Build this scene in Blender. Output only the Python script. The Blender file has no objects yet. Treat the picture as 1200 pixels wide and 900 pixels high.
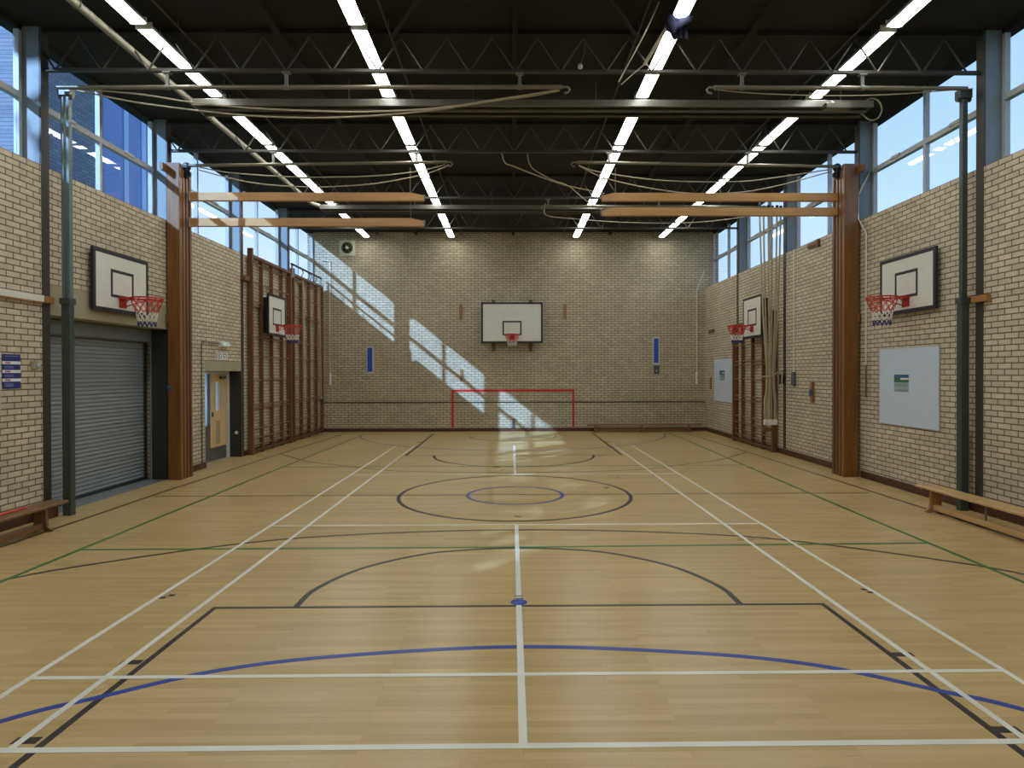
import bpy, math, random
from math import pi, sin, cos, radians, sqrt
from mathutils import Vector, Matrix

random.seed(4)
SC = bpy.context.scene
COL = SC.collection

# ---------------------------------------------------------------- hall dimensions (metres)
XL, XR = -6.15, 6.18          # inner faces of the side walls
YF, YN = 17.40, -3.98         # far wall, wall behind the camera
ZC, ZS = 6.38, 4.59           # ceiling, window sill
GL, GR = -6.42, 6.45          # planes of the glazing
BAYS = [-3.98, -0.92, 2.14, 5.20, 8.26, 11.32, 14.38, 17.40]
CW = 0.14                     # width of a column flange
ZCH = 5.845                   # bottom chord of the trusses

# ================================================================ mesh builder
class MB:
    def __init__(s):
        s.v = []; s.f = []; s.m = []; s.sm = []
    def _add(s, vs, fs, mi=0, smooth=False):
        b = len(s.v)
        s.v += [tuple(v) for v in vs]
        for f in fs:
            s.f.append([i + b for i in f]); s.m.append(mi); s.sm.append(smooth)
    def box(s, x0, x1, y0, y1, z0, z1, mi=0, bev=0.0):
        if x0 > x1: x0, x1 = x1, x0
        if y0 > y1: y0, y1 = y1, y0
        if z0 > z1: z0, z1 = z1, z0
        if bev <= 0:
            vs = [(x, y, z) for z in (z0, z1) for y in (y0, y1) for x in (x0, x1)]
            fs = [(0, 2, 3, 1), (4, 5, 7, 6), (0, 1, 5, 4), (2, 6, 7, 3), (0, 4, 6, 2), (1, 3, 7, 5)]
            s._add(vs, fs, mi); return s
        # chamfered box: bevel the longest edges (extrude a chamfered profile along the longest axis)
        d = [x1 - x0, y1 - y0, z1 - z0]
        a = d.index(max(d))
        lo = [x0, y0, z0]; hi = [x1, y1, z1]
        u, w = [(1, 2), (2, 0), (0, 1)][a]
        b = min(bev, d[u] * .45, d[w] * .45)
        prof = [(lo[u] + b, lo[w]), (hi[u] - b, lo[w]), (hi[u], lo[w] + b), (hi[u], hi[w] - b),
                (hi[u] - b, hi[w]), (lo[u] + b, hi[w]), (lo[u], hi[w] - b), (lo[u], lo[w] + b)]
        vs = []
        for t in (lo[a], hi[a]):
            for p in prof:
                q = [0, 0, 0]; q[a] = t; q[u] = p[0]; q[w] = p[1]; vs.append(q)
        n = 8
        fs = [tuple(range(n - 1, -1, -1)), tuple(range(n, 2 * n))]
        fs += [(i, (i + 1) % n, n + (i + 1) % n, n + i) for i in range(n)]
        s._add(vs, fs, mi); return s
    def prism(s, poly, axis, a0, a1, mi=0):
        """extrude a 2-D polygon along an axis: x -> (y,z), y -> (x,z), z -> (x,y)"""
        n = len(poly); vs = []
        for t in (a0, a1):
            for p in poly:
                vs.append({'x': (t, p[0], p[1]), 'y': (p[0], t, p[1]), 'z': (p[0], p[1], t)}[axis])
        fs = [tuple(range(n - 1, -1, -1)), tuple(range(n, 2 * n))]
        fs += [(i, (i + 1) % n, n + (i + 1) % n, n + i) for i in range(n)]
        s._add(vs, fs, mi); return s
    def tube(s, pts, r, n=8, mi=0, closed=False, cap=True, smooth=True):
        pts = [Vector(p) for p in pts]
        k = len(pts)
        rr = r if isinstance(r, (list, tuple)) else [r] * k
        vs = []; up = None
        for i, p in enumerate(pts):
            if closed: t = pts[(i + 1) % k] - pts[i - 1]
            elif i == 0: t = pts[1] - pts[0]
            elif i == k - 1: t = pts[-1] - pts[-2]
            else: t = (pts[i + 1] - pts[i]).normalized() + (pts[i] - pts[i - 1]).normalized()
            if t.length < 1e-9: t = Vector((0, 0, 1))
            t.normalize()
            if up is None:
                up = Vector((0, 0, 1)) if abs(t.z) < .9 else Vector((1, 0, 0))
            a = t.cross(up)
            if a.length < 1e-6: a = t.orthogonal()
            a.normalize(); b = a.cross(t).normalized(); up = b
            for j in range(n):
                an = 2 * pi * j / n
                vs.append(p + a * (cos(an) * rr[i]) + b * (sin(an) * rr[i]))
        fs = []
        for i in range(k if closed else k - 1):
            i2 = (i + 1) % k
            for j in range(n):
                j2 = (j + 1) % n
                fs.append((i * n + j, i2 * n + j, i2 * n + j2, i * n + j2))
        s._add(vs, fs, mi, smooth)
        if cap and not closed:
            s._add(vs[:n], [tuple(range(n))], mi); s._add(vs[-n:], [tuple(range(n - 1, -1, -1))], mi)
        return s
    def lathe(s, prof, axis='z', c=(0, 0, 0), n=20, mi=0, smooth=True):
        """prof: list of (radius, height)"""
        vs = []
        for (r, h) in prof:
            for j in range(n):
                a = 2 * pi * j / n
                p = (r * cos(a), r * sin(a), h)
                if axis == 'y': p = (p[0], p[2], p[1])
                if axis == 'x': p = (p[2], p[0], p[1])
                vs.append((p[0] + c[0], p[1] + c[1], p[2] + c[2]))
        fs = []
        for i in range(len(prof) - 1):
            for j in range(n):
                j2 = (j + 1) % n
                fs.append((i * n + j, i * n + j2, (i + 1) * n + j2, (i + 1) * n + j))
        fs += [tuple(range(n - 1, -1, -1)), tuple(range((len(prof) - 1) * n, len(prof) * n))]
        s._add(vs, fs, mi, smooth); return s
    def strip(s, pts, w, z0, z1, mi=0, closed=False):
        """flat painted line of width w following the (x,y) points"""
        P = [Vector(p) for p in pts]; k = len(P); L = []; Rr = []
        for i in range(k):
            if closed: t = P[(i + 1) % k] - P[i - 1]
            elif i == 0: t = P[1] - P[0]
            elif i == k - 1: t = P[-1] - P[-2]
            else: t = (P[i + 1] - P[i]).normalized() + (P[i] - P[i - 1]).normalized()
            t.normalize(); nn = Vector((-t.y, t.x)) * (w / 2)
            L.append(P[i] + nn); Rr.append(P[i] - nn)
        vs = [(p.x, p.y, z1) for p in L] + [(p.x, p.y, z1) for p in Rr] + [(p.x, p.y, z0) for p in L] + [(p.x, p.y, z0) for p in Rr]
        fs = []
        for i in range(k if closed else k - 1):
            j = (i + 1) % k
            fs += [(i, k + i, k + j, j), (2 * k + i, i, j, 2 * k + j), (k + i, 3 * k + i, 3 * k + j, k + j)]
        s._add(vs, fs, mi); return s
    def mesh(s, name, mats):
        me = bpy.data.meshes.new(name)
        me.from_pydata(s.v, [], s.f)
        for m in (mats if isinstance(mats, (list, tuple)) else [mats]): me.materials.append(m)
        me.polygons.foreach_set('material_index', s.m)
        me.polygons.foreach_set('use_smooth', s.sm)
        me.update(); return me
    def build(s, name, mats, parent=None, loc=(0, 0, 0)):
        o = bpy.data.objects.new(name, s.mesh(name, mats))
        COL.objects.link(o); o.location = loc
        if parent: o.parent = parent
        return o

def tag(o, label=None, cat=None, group=None, kind=None):
    if label: o['label'] = label
    if cat: o['category'] = cat
    if group: o['group'] = group
    if kind: o['kind'] = kind
    return o
def thing(name, label, cat, loc=(0, 0, 0), group=None):
    o = bpy.data.objects.new(name, None); COL.objects.link(o)
    o.location = loc; o.empty_display_size = .1
    return tag(o, label, cat, group, 'thing')
def struct(o, label, cat):
    return tag(o, label, cat, None, 'structure')
def place(name, mesh, parent=None, loc=(0, 0, 0), rot=None):
    o = bpy.data.objects.new(name, mesh); COL.objects.link(o); o.location = loc
    if rot: o.rotation_euler = rot
    if parent: o.parent = parent
    return o

# ================================================================ materials
class NT:
    def __init__(s, name):
        s.mat = bpy.data.materials.new(name); s.mat.use_nodes = True
        s.t = s.mat.node_tree; s.b = s.t.nodes['Principled BSDF']; s.out = s.t.nodes['Material Output']
    def n(s, typ, **kw):
        nd = s.t.nodes.new(typ)
        for k, v in kw.items():
            if k.startswith('i_'): nd.inputs[k[2:].replace('_', ' ')].default_value = v
            elif k.startswith('n_'): nd.inputs[int(k[2:])].default_value = v
            else: setattr(nd, k, v)
        return nd
    def l(s, a, b): s.t.links.new(a, b)
def rgb(c):
    """sRGB 0-255 -> linear"""
    r = []
    for x in c:
        x /= 255.; r.append(x / 12.92 if x <= .04045 else ((x + .055) / 1.055) ** 2.4)
    return (*r, 1)
def ramp(m, fac, stops):
    r = m.n('ShaderNodeValToRGB'); els = r.color_ramp.elements
    while len(els) < len(stops): els.new(.5)
    for e, (p, c) in zip(els, stops): e.position = p; e.color = c
    m.l(fac, r.inputs[0]); return r.outputs[0]
def plain(name, c, rough=.5, metal=0., var=.12, scale=6., spec=.5, bump=0.):
    m = NT(name); col = rgb(c)
    tc = m.n('ShaderNodeTexCoord')
    nz = m.n('ShaderNodeTexNoise', i_Scale=scale, i_Detail=4.)
    m.l(tc.outputs['Object'], nz.inputs['Vector'])
    lo = tuple(x * (1 - var) for x in col[:3]) + (1,); hi = tuple(min(1, x * (1 + var)) for x in col[:3]) + (1,)
    m.l(ramp(m, nz.outputs[0], [(.3, lo), (.7, hi)]), m.b.inputs['Base Color'])
    m.b.inputs['Roughness'].default_value = rough; m.b.inputs['Metallic'].default_value = metal
    m.b.inputs['Specular IOR Level'].default_value = spec
    if bump:
        bp = m.n('ShaderNodeBump', i_Strength=bump, i_Distance=.01); m.l(nz.outputs[0], bp.inputs['Height']); m.l(bp.outputs[0], m.b.inputs['Normal'])
    return m.mat
def wood(name, c1, c2, axis='z', rough=.4, scale=1., spec=.5):
    m = NT(name); tc = m.n('ShaderNodeTexCoord'); mp = m.n('ShaderNodeMapping')
    sc = {'x': (1.2, 22, 22), 'y': (22, 1.2, 22), 'z': (22, 22, 1.2)}[axis]
    mp.inputs['Scale'].default_value = [x * scale for x in sc]
    m.l(tc.outputs['Object'], mp.inputs['Vector'])
    nz = m.n('ShaderNodeTexNoise', i_Scale=1., i_Detail=5., i_Roughness=.6, i_Distortion=.4)
    m.l(mp.outputs[0], nz.inputs['Vector'])
    m.l(ramp(m, nz.outputs[0], [(.3, rgb(c1)), (.7, rgb(c2))]), m.b.inputs['Base Color'])
    m.b.inputs['Roughness'].default_value = rough; m.b.inputs['Specular IOR Level'].default_value = spec
    return m.mat
def emit(name, c, s):
    m = NT(name); m.b.inputs['Base Color'].default_value = (.8, .8, .8, 1)
    m.b.inputs['Emission Color'].default_value = c; m.b.inputs['Emission Strength'].default_value = s
    return m.mat
def brick(name, swap, bricks, mortar, bw=.225, bh=.0765, ms=.0095, bump=.5):
    """swap 'x': wall in the x-z plane, 'y': wall in the y-z plane"""
    m = NT(name); ge = m.n('ShaderNodeNewGeometry'); sp = m.n('ShaderNodeSeparateXYZ'); cb = m.n('ShaderNodeCombineXYZ')
    m.l(ge.outputs['Position'], sp.inputs[0])
    m.l(sp.outputs[0 if swap == 'x' else 1], cb.inputs[0]); m.l(sp.outputs[2], cb.inputs[1])
    br = m.n('ShaderNodeTexBrick', offset=.5)
    m.l(cb.outputs[0], br.inputs['Vector'])
    for k, v in dict(Scale=1., Mortar_Size=ms, Mortar_Smooth=.25, Bias=0., Brick_Width=bw, Row_Height=bh).items():
        br.inputs[k.replace('_', ' ')].default_value = v
    br.inputs['Color1'].default_value = rgb(bricks[0]); br.inputs['Color2'].default_value = rgb(bricks[1])
    br.inputs['Mortar'].default_value = rgb(mortar)
    nz = m.n('ShaderNodeTexNoise', i_Scale=9., i_Detail=6., i_Roughness=.65); m.l(ge.outputs['Position'], nz.inputs['Vector'])
    n2 = m.n('ShaderNodeTexNoise', i_Scale=.7, i_Detail=3.); m.l(ge.outputs['Position'], n2.inputs['Vector'])
    v1 = ramp(m, nz.outputs[0], [(.3, (.84, .84, .84, 1)), (.7, (1.1, 1.1, 1.1, 1))])
    v2 = ramp(m, n2.outputs[0], [(.3, (.9, .89, .87, 1)), (.7, (1.06, 1.06, 1.06, 1))])
    a = m.n('ShaderNodeMix', data_type='RGBA', blend_type='MULTIPLY'); a.inputs[0].default_value = 1
    m.l(br.outputs[0], a.inputs[6]); m.l(v1, a.inputs[7])
    b = m.n('ShaderNodeMix', data_type='RGBA', blend_type='MULTIPLY'); b.inputs[0].default_value = 1
    m.l(a.outputs[2], b.inputs[6]); m.l(v2, b.inputs[7])
    m.l(b.outputs[2], m.b.inputs['Base Color'])
    m.b.inputs['Roughness'].default_value = .6; m.b.inputs['Specular IOR Level'].default_value = .3
    inv = m.n('ShaderNodeMath', operation='SUBTRACT'); inv.inputs[0].default_value = 1; m.l(br.outputs['Fac'], inv.inputs[1])
    bp = m.n('ShaderNodeBump', i_Strength=bump, i_Distance=.006); m.l(inv.outputs[0], bp.inputs['Height']); m.l(bp.outputs[0], m.b.inputs['Normal'])
    return m.mat
def floor_mat():
    m = NT('maple_strip_floor'); ge = m.n('ShaderNodeNewGeometry')
    br = m.n('ShaderNodeTexBrick', offset=.37, offset_frequency=3); m.l(ge.outputs['Position'], br.inputs['Vector'])
    for k, v in dict(Scale=1., Mortar_Size=.0008, Mortar_Smooth=.3, Bias=0., Brick_Width=.83, Row_Height=.057).items():
        br.inputs[k.replace('_', ' ')].default_value = v
    br.inputs['Color1'].default_value = rgb((182, 154, 99)); br.inputs['Color2'].default_value = rgb((200, 173, 120))
    br.inputs['Mortar'].default_value = rgb((164, 136, 86))
    mp = m.n('ShaderNodeMapping'); mp.inputs['Scale'].default_value = (1.3, 26, 1); m.l(ge.outputs['Position'], mp.inputs['Vector'])
    nz = m.n('ShaderNodeTexNoise', i_Scale=1.2, i_Detail=5., i_Roughness=.6); m.l(mp.outputs[0], nz.inputs['Vector'])
    v1 = ramp(m, nz.outputs[0], [(.25, (.93, .92, .90, 1)), (.55, (1, 1, 1, 1)), (.8, (1.04, 1.04, 1.04, 1))])
    mp2 = m.n('ShaderNodeMapping'); mp2.inputs['Scale'].default_value = (1.0, 9, 1); m.l(ge.outputs['Position'], mp2.inputs['Vector'])
    n3 = m.n('ShaderNodeTexNoise', i_Scale=2.6, i_Detail=2.); m.l(mp2.outputs[0], n3.inputs['Vector'])
    v2 = ramp(m, n3.outputs[0], [(.24, (.62, .52, .42, 1)), (.34, (1, 1, 1, 1))])
    a = m.n('ShaderNodeMix', data_type='RGBA', blend_type='MULTIPLY'); a.inputs[0].default_value = 1
    m.l(br.outputs[0], a.inputs[6]); m.l(v1, a.inputs[7])
    b = m.n('ShaderNodeMix', data_type='RGBA', blend_type='MULTIPLY'); b.inputs[0].default_value = .4
    m.l(a.outputs[2], b.inputs[6]); m.l(v2, b.inputs[7])
    m.l(b.outputs[2], m.b.inputs['Base Color'])
    n4 = m.n('ShaderNodeTexNoise', i_Scale=.9, i_Detail=3.); m.l(ge.outputs['Position'], n4.inputs['Vector'])
    r = m.n('ShaderNodeMapRange'); r.inputs['To Min'].default_value = .24; r.inputs['To Max'].default_value = .36
    m.l(n4.outputs[0], r.inputs['Value']); m.l(r.outputs[0], m.b.inputs['Roughness'])
    m.b.inputs['Specular IOR Level'].default_value = .5
    return m.mat
def glass_mat(name='window_glass'):
    m = NT(name); t = m.t; t.nodes.remove(m.b)
    tr = m.n('ShaderNodeBsdfTransparent'); tr.inputs[0].default_value = (.97, .985, .99, 1)
    gl = m.n('ShaderNodeBsdfGlossy', i_Roughness=.01)
    fr = m.n('ShaderNodeFresnel', i_IOR=1.5); mx = m.n('ShaderNodeMixShader')
    ge = m.n('ShaderNodeNewGeometry'); ib = m.n('ShaderNodeMath', operation='SUBTRACT'); ib.inputs[0].default_value = 1; m.l(ge.outputs['Backfacing'], ib.inputs[1])
    mu = m.n('ShaderNodeMath', operation='MULTIPLY'); m.l(fr.outputs[0], mu.inputs[0]); m.l(ib.outputs[0], mu.inputs[1]); m.l(mu.outputs[0], mx.inputs[0]); m.l(tr.outputs[0], mx.inputs[1]); m.l(gl.outputs[0], mx.inputs[2]); m.l(mx.outputs[0], m.out.inputs[0])
    return m.mat
def shutter_mat():
    m = NT('shutter_lath_grey'); ge = m.n('ShaderNodeNewGeometry'); sp = m.n('ShaderNodeSeparateXYZ'); m.l(ge.outputs['Position'], sp.inputs[0])
    m.b.inputs['Base Color'].default_value = rgb((140, 145, 146)); m.b.inputs['Roughness'].default_value = .45
    return m.mat

M = {}
M['brick_y'] = brick('buff_brick_side', 'y', ((208, 195, 172), (190, 177, 155)), (108, 91, 70), ms=.0085)
M['brick_x'] = brick('buff_brick_end', 'x', ((192, 180, 156), (178, 165, 142)), (108, 92, 70), ms=.0085)
M['floor'] = floor_mat()
M['ceiling'] = plain('dark_roof_deck', (29, 25, 20), .9, var=.25, scale=2.)
M['white_line'] = plain('white_line_paint', (222, 222, 212), .35, var=.05, scale=3.)
M['black_line'] = plain('black_line_paint', (44, 38, 38), .35, var=.1)
M['brown_line'] = plain('dark_brown_line_paint', (84, 58, 40), .35, var=.1)
M['blue_line'] = plain('blue_line_paint', (36, 66, 152), .35, var=.08)
M['green_line'] = plain('green_line_paint', (52, 118, 52), .35, var=.08)
M['skirting'] = wood('red_brown_skirting', (62, 34, 24), (84, 48, 32), 'y', .5)
M['steel'] = plain('grey_painted_steel', (120, 132, 138), .5, var=.06)
M['steel_dark'] = plain('dark_painted_steel', (62, 58, 50), .5, var=.12)
M['truss'] = plain('olive_truss_paint', (54, 49, 41), .5, var=.1)
M['frame'] = plain('aluminium_window_frame', (172, 174, 176), .4, metal=.0, var=.05)
M['glass'] = glass_mat()
M['post_wood'] = wood('orange_brown_timber', (104, 68, 34), (138, 94, 50), 'z', .35)
M['post_wood_dark'] = wood('dark_red_brown_timber', (70, 44, 28), (96, 62, 40), 'z', .4)
M['bar_wood'] = wood('reddish_brown_upright_wood', (92, 60, 40), (122, 82, 54), 'z', .4)
M['rung_wood'] = wood('worn_rung_wood', (124, 90, 58), (154, 114, 76), 'y', .45)
M['beam_wood'] = wood('golden_beam_wood', (170, 126, 72), (196, 152, 96), 'x', .4)
M['beam_end'] = plain('pale_beam_end', (196, 176, 140), .5)
M['bench_wood'] = wood('pale_bench_wood', (186, 150, 96), (206, 172, 116), 'y', .35)
M['bench_leg'] = wood('mid_brown_bench_leg', (142, 104, 62), (168, 128, 82), 'z', .4)
M['bench_brown'] = wood('brown_bench_wood', (104, 74, 46), (132, 96, 60), 'y', .4)
M['bench_brown_x'] = wood('brown_bench_wood_far', (120, 84, 54), (148, 104, 66), 'x', .4)
M['block_wood'] = wood('orange_block_wood', (146, 98, 50), (172, 122, 66), 'y', .45)
M['lamp'] = emit('lit_lamp_diffuser', (.965, 1.0, .955, 1), 17.8)
M['lamp_body'] = plain('white_lamp_housing', (214, 212, 204), .4, var=.04)
M['rod'] = plain('dull_metal_rod', (96, 92, 82), .5)
M['pipe'] = plain('grey_painted_pipe', (140, 133, 118), .45, var=.06)
M['panel'] = plain('grey_enamel_panel', (104, 101, 93), .25, var=.05)
M['panel_dark'] = plain('dark_panel_underside', (78, 74, 66), .5)
M['galv'] = plain('dull_galvanised_tube', (118, 111, 94), .38, metal=.25, var=.1)
M['galv_light'] = plain('bright_galvanised_bracket', (120, 120, 114), .4, metal=.3)
M['cast'] = plain('black_cast_pulley', (40, 40, 42), .4, metal=.3)
M['rope'] = plain('natural_rope', (170, 158, 130), .85, var=.15, scale=60.)
M['cord'] = plain('pale_cord', (176, 166, 144), .8, var=.06)
M['cord_white'] = plain('white_cord', (218, 216, 206), .7, var=.04)
M['green_post'] = plain('dark_green_post_paint', (58, 68, 62), .4, var=.15)
M['green_post_light'] = plain('pale_green_channel_paint', (92, 110, 106), .35, var=.1)
M['board_white'] = plain('white_board_paint', (216, 214, 204), .4, var=.03)
M['board_black'] = plain('black_board_edge', (34, 32, 40), .45, var=.1)
M['red'] = plain('red_enamel', (190, 38, 30), .35, var=.08)
M['net_red'] = plain('red_net_cord', (196, 62, 52), .8)
M['net_white'] = plain('white_net_cord', (226, 224, 218), .8)
M['net_blue'] = plain('blue_net_cord', (52, 56, 128), .8)
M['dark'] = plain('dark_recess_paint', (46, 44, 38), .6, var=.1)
M['concrete'] = plain('cast_lintel_concrete', (158, 150, 124), .8, var=.08, scale=3.)
M['shutter'] = shutter_mat()
M['shutter_dark'] = plain('dark_shutter_rail', (40, 44, 46), .5)
M['hood'] = plain('grey_shutter_hood', (116, 122, 126), .4, var=.05)
M['slab'] = plain('grey_concrete_threshold', (120, 124, 128), .6, var=.1)
M['door'] = wood('cream_beech_door', (196, 164, 112), (214, 184, 134), 'z', .4)
M['door_frame'] = plain('white_door_frame', (206, 204, 198), .5, var=.03)
M['steel_plate'] = plain('brushed_kick_plate', (112, 114, 116), .35, metal=.6)
M['whiteboard'] = plain('pale_blue_grey_board', (196, 208, 222), .35, var=.02)
M['navy'] = plain('navy_sign', (36, 46, 112), .4, var=.05)
M['sign_white'] = plain('white_sign', (222, 222, 226), .5, var=.03)
M['sign_red'] = plain('red_sign_print', (186, 92, 92), .5)
M['sign_pale'] = plain('pale_print', (128, 134, 176), .5)
M['sign_green'] = plain('green_sign', (40, 110, 96), .5)
M['sticker_blue'] = plain('blue_sticker', (54, 92, 138), .5)
M['sticker_green'] = plain('green_sticker', (44, 98, 72), .5)
M['print_grey'] = plain('grey_print', (136, 152, 152), .5)
M['blue_panel'] = plain('blue_panel_cloth', (38, 78, 168), .8, var=.1)
M['grey_frame'] = plain('pale_grey_frame', (178, 180, 186), .5)
M['switch'] = plain('dark_grey_switch_plate', (76, 82, 84), .4)
M['fan_plate'] = plain('cream_fan_plate', (196, 202, 178), .45, var=.03)
M['fan_dark'] = plain('dark_brass_fan', (96, 84, 54), .3, metal=.5)
M['hook'] = plain('grey_hook_metal', (100, 106, 112), .4, metal=.4)
M['blue_cloth'] = plain('navy_blue_cloth', (7, 12, 44), .9, var=.2)
M['blue_disc'] = plain('blue_disc', (44, 74, 120), .5)
M['outer_brick'] = brick('grey_outside_brick', 'x', ((120, 128, 144), (102, 110, 128)), (70, 76, 92), bw=.6, bh=.2, ms=.02)
M['outer_brick_y'] = brick('grey_outside_brick_side', 'y', ((120, 128, 144), (102, 110, 128)), (78, 84, 98), bw=.6, bh=.2, ms=.02)
M['outer_blue'] = plain('blue_outside_cladding', (84, 122, 186), .25, var=.06)
M['outer_blue_pale'] = plain('pale_blue_outside_cladding', (150, 184, 226), .3, var=.06)  # paler blue for the upright strips on the cladding
_b = NT('translucent_blind'); _t = _b.n('ShaderNodeBsdfTranslucent'); _t.inputs[0].default_value = rgb((248, 250, 252)); _mx = _b.n('ShaderNodeMixShader', n_0=.95)
_b.b.inputs['Base Color'].default_value = rgb((220, 226, 234)); _b.l(_b.b.outputs[0], _mx.inputs[1]); _b.l(_t.outputs[0], _mx.inputs[2]); _b.l(_mx.outputs[0], _b.out.inputs[0])
M['blind'] = _b.mat
M['leaf'] = plain('tree_leaf', (60, 74, 74), .8, var=.3)
M['bark'] = plain('tree_bark', (70, 62, 56), .9)
M['grass'] = plain('outside_grass', (70, 92, 52), .95, var=.2, scale=1.)

# ================================================================ the setting
# ---- floor and its painted court lines
FB = MB(); FB.box(XL - .02, XR + .02, YN, YF + .02, -.12, 0)
floor = struct(FB.build('floor', M['floor']), 'pale maple strip floor with coloured court lines', 'floor')
Zk = {'brown_line': .0006, 'black_line': .0009, 'green_line': .0012, 'blue_line': .0015, 'white_line': .0018}
NL = [0]
def line(pts, col, w=.05, closed=False, name=None, label=None):
    NL[0] += 1
    m = MB(); m.strip(pts, w, 0.0, Zk[col] + .00002 * (NL[0] % 12), closed=closed)
    o = m.build(name or col.replace('_line', '') + '_court_line', M[col], floor)
    if label: o['label'] = label
    return o
def smooth(P, n=8):
    """Catmull-Rom through the points"""
    P = [Vector(p) for p in P]; Q = [P[0] * 2 - P[1]] + P + [P[-1] * 2 - P[-2]]; out = []
    for i in range(1, len(Q) - 2):
        a, b, c, d = Q[i - 1:i + 3]
        for k in range(n):
            t = k / n
            out.append(.5 * ((2 * b) + (c - a) * t + (2 * a - 5 * b + 4 * c - d) * t * t + (3 * b - a - 3 * c + d) * t ** 3))
    return out + [P[-1]]
def arc(cx, cy, rx, ry, a0, a1, n=64):
    return [(cx + rx * cos(radians(a0 + (a1 - a0) * i / n)), cy + ry * sin(radians(a0 + (a1 - a0) * i / n))) for i in range(n + 1)]
def mirror(half):
    return [(-x, y) for x, y in reversed(half) if x > .01] + list(half)
# badminton court (white, 40 mm)
for x in (-2.57, 2.57): line([(x, 0), (x, 13.4)], 'white_line', .04)
for x in (-3.035, 3.035): line([(x, -.04), (x, 13.4)], 'white_line', .04)
line([(-3.05, .0), (3.05, .0)], 'white_line', .045)
for y in (.77, 4.72, 8.68): line([(-3.05, y), (3.05, y)], 'white_line', .04)
line([(0, .02), (0, 4.72)], 'white_line', .045); line([(0, 8.68), (0, 13.4)], 'white_line', .045)
# basketball court (black, 50 mm)
line([(-2.44, -3.8), (-2.44, 1.945), (2.46, 1.945), (2.46, -3.8)], 'black_line', .055)
line([(-2.47, 11.41), (-2.47, 16.7)], 'black_line', .06); line([(2.45, 11.41), (2.45, 16.7)], 'black_line', .06)
line([(-2.47, 11.41), (2.45, 11.41)], 'brown_line', .05)
for (x, y) in ((-2.535, .98), (-2.545, .088), (2.545, 1.01), (2.545, .108), (-2.56, 14.25), (2.55, 14.2)):
    line([(x - .065, y), (x + .065, y)], 'black_line', .06 if y < 2 else .14, name='black_lane_mark')
line(smooth(mirror([(0, 3.655), (.5, 3.6), (.975, 3.437), (1.486, 2.985), (1.76, 2.4), (1.797, 1.95)])), 'black_line', .05)
line(arc(-.01, 11.4, 1.8, 1.8, 180, 360), 'black_line', .06)
line(smooth(mirror([(0, 4.452), (1.1, 4.39), (2.4, 4.15), (3.26, 3.785), (4.2, 3.15), (4.7, 2.66), (5.45, 1.4)])), 'black_line', .05)
line(smooth(mirror([(0, 8.85), (1.62, 9.0), (2.56, 9.245), (3.65, 9.98), (4.41, 10.52), (5.45, 11.8)])), 'brown_line', .05)
line([(-5.62, -2), (-5.6, 6.7), (-5.48, 11.6), (-5.3, 15.6), (-5.3, 17.2)], 'brown_line', .055)
line([(5.63, -2), (5.64, 5.0), (5.5, 11.6), (5.29, 17.2)], 'brown_line', .055)
line([(-5.55, 6.67), (5.5, 6.69)], 'brown_line', .05)
line(arc(-.012, 6.695, 1.767, 1.79, 0, 360)[:-1], 'black_line', .06, True)
line(arc(-.025, 15.75, 1.25, 1.25, 180, 360), 'black_line', .05)
# netball court (green thirds and sides, blue shooting circles)
line([(-4.68, 1.0), (-4.66, 8.4), (-4.6, 14.), (-4.62, 16.9)], 'green_line', .05)
line([(4.5, 1.0), (4.53, 5.3), (4.61, 8.4), (4.8, 15.1), (4.8, 16.9)], 'green_line', .05)
line([(-4.66, 3.685), (0, 3.69), (4.53, 3.77)], 'green_line', .05); line([(-4.62, 9.69), (4.62, 9.72)], 'green_line', .045)
line(smooth(mirror([(0, 1.172), (1.14, 1.059), (1.9, .86), (2.485, .508), (2.81, .285), (3.6, -.5)])), 'blue_line', .05)
line(arc(-.02, 17.05, 4.68, 4.75, 188, 352), 'blue_line', .045)
line(arc(-.008, 6.66, .73, .715, 0, 360)[:-1], 'blue_line', .05, True)
m = MB(); m.lathe([(.068, 0), (.068, .0024)], 'z', (0, 2.03, 0), 28); m.build('blue_centre_spot', M['blue_line'], floor)
for (x, y) in ((0, 2.17), (.005, 2.115)):
    m = MB(); m.box(x - .03, x + .03, y - .011, y + .011, 0, .0024); m.build('black_centre_mark', M['black_line'], floor)
for (x, y) in ((-2.985, 2.19), (-2.94, 2.245), (2.985, 2.285), (2.998, 2.21), (0, 5.18), (0.04, 5.16)):
    m = MB(); m.box(x - .024, x + .024, y - .02, y + .02, 0, .0022); m.build('black_floor_mark', M['black_line'], floor)

# ---- ceiling
m = MB(); m.box(XL - .5, XR + .5, YN - .3, YF + .35, ZC, ZC + .25)
struct(m.build('ceiling', M['ceiling']), 'very dark brown roof deck above the trusses', 'ceiling')
# ---- walls
WO = .42  # wall thickness
def seg(m, side, y0, y1, z0, z1):
    if side < 0: m.box(XL - WO, XL, y0, y1, z0, z1)
    else: m.box(XR, XR + WO, y0, y1, z0, z1)
wl = MB(); wr = MB()
SHT, DOT = 2.66, 1.93                           # underside of shutter lintel and of door lintel
DO0, DO1 = 9.62, 11.32                          # door recess
for i in range(7):
    a, b = BAYS[i] + CW, BAYS[i + 1]
    seg(wr, 1, a, b, 0, ZS)
    if i == 3: seg(wl, -1, a, b, 3.06, ZS)
    elif i == 4:
        seg(wl, -1, a, DO0, 0, ZS); seg(wl, -1, DO0, DO1, 2.13, ZS)
    else: seg(wl, -1, a, b, 0, ZS)
for i in range(3):                               # piers behind the camera's view
    a = BAYS[i]
    seg(wl, -1, a, a + CW, 0, ZC); seg(wr, 1, a, a + CW, 0, ZC)
struct(wl.build('wall_left', M['brick_y']), 'buff brick wall on the left under high windows', 'wall')
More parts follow.
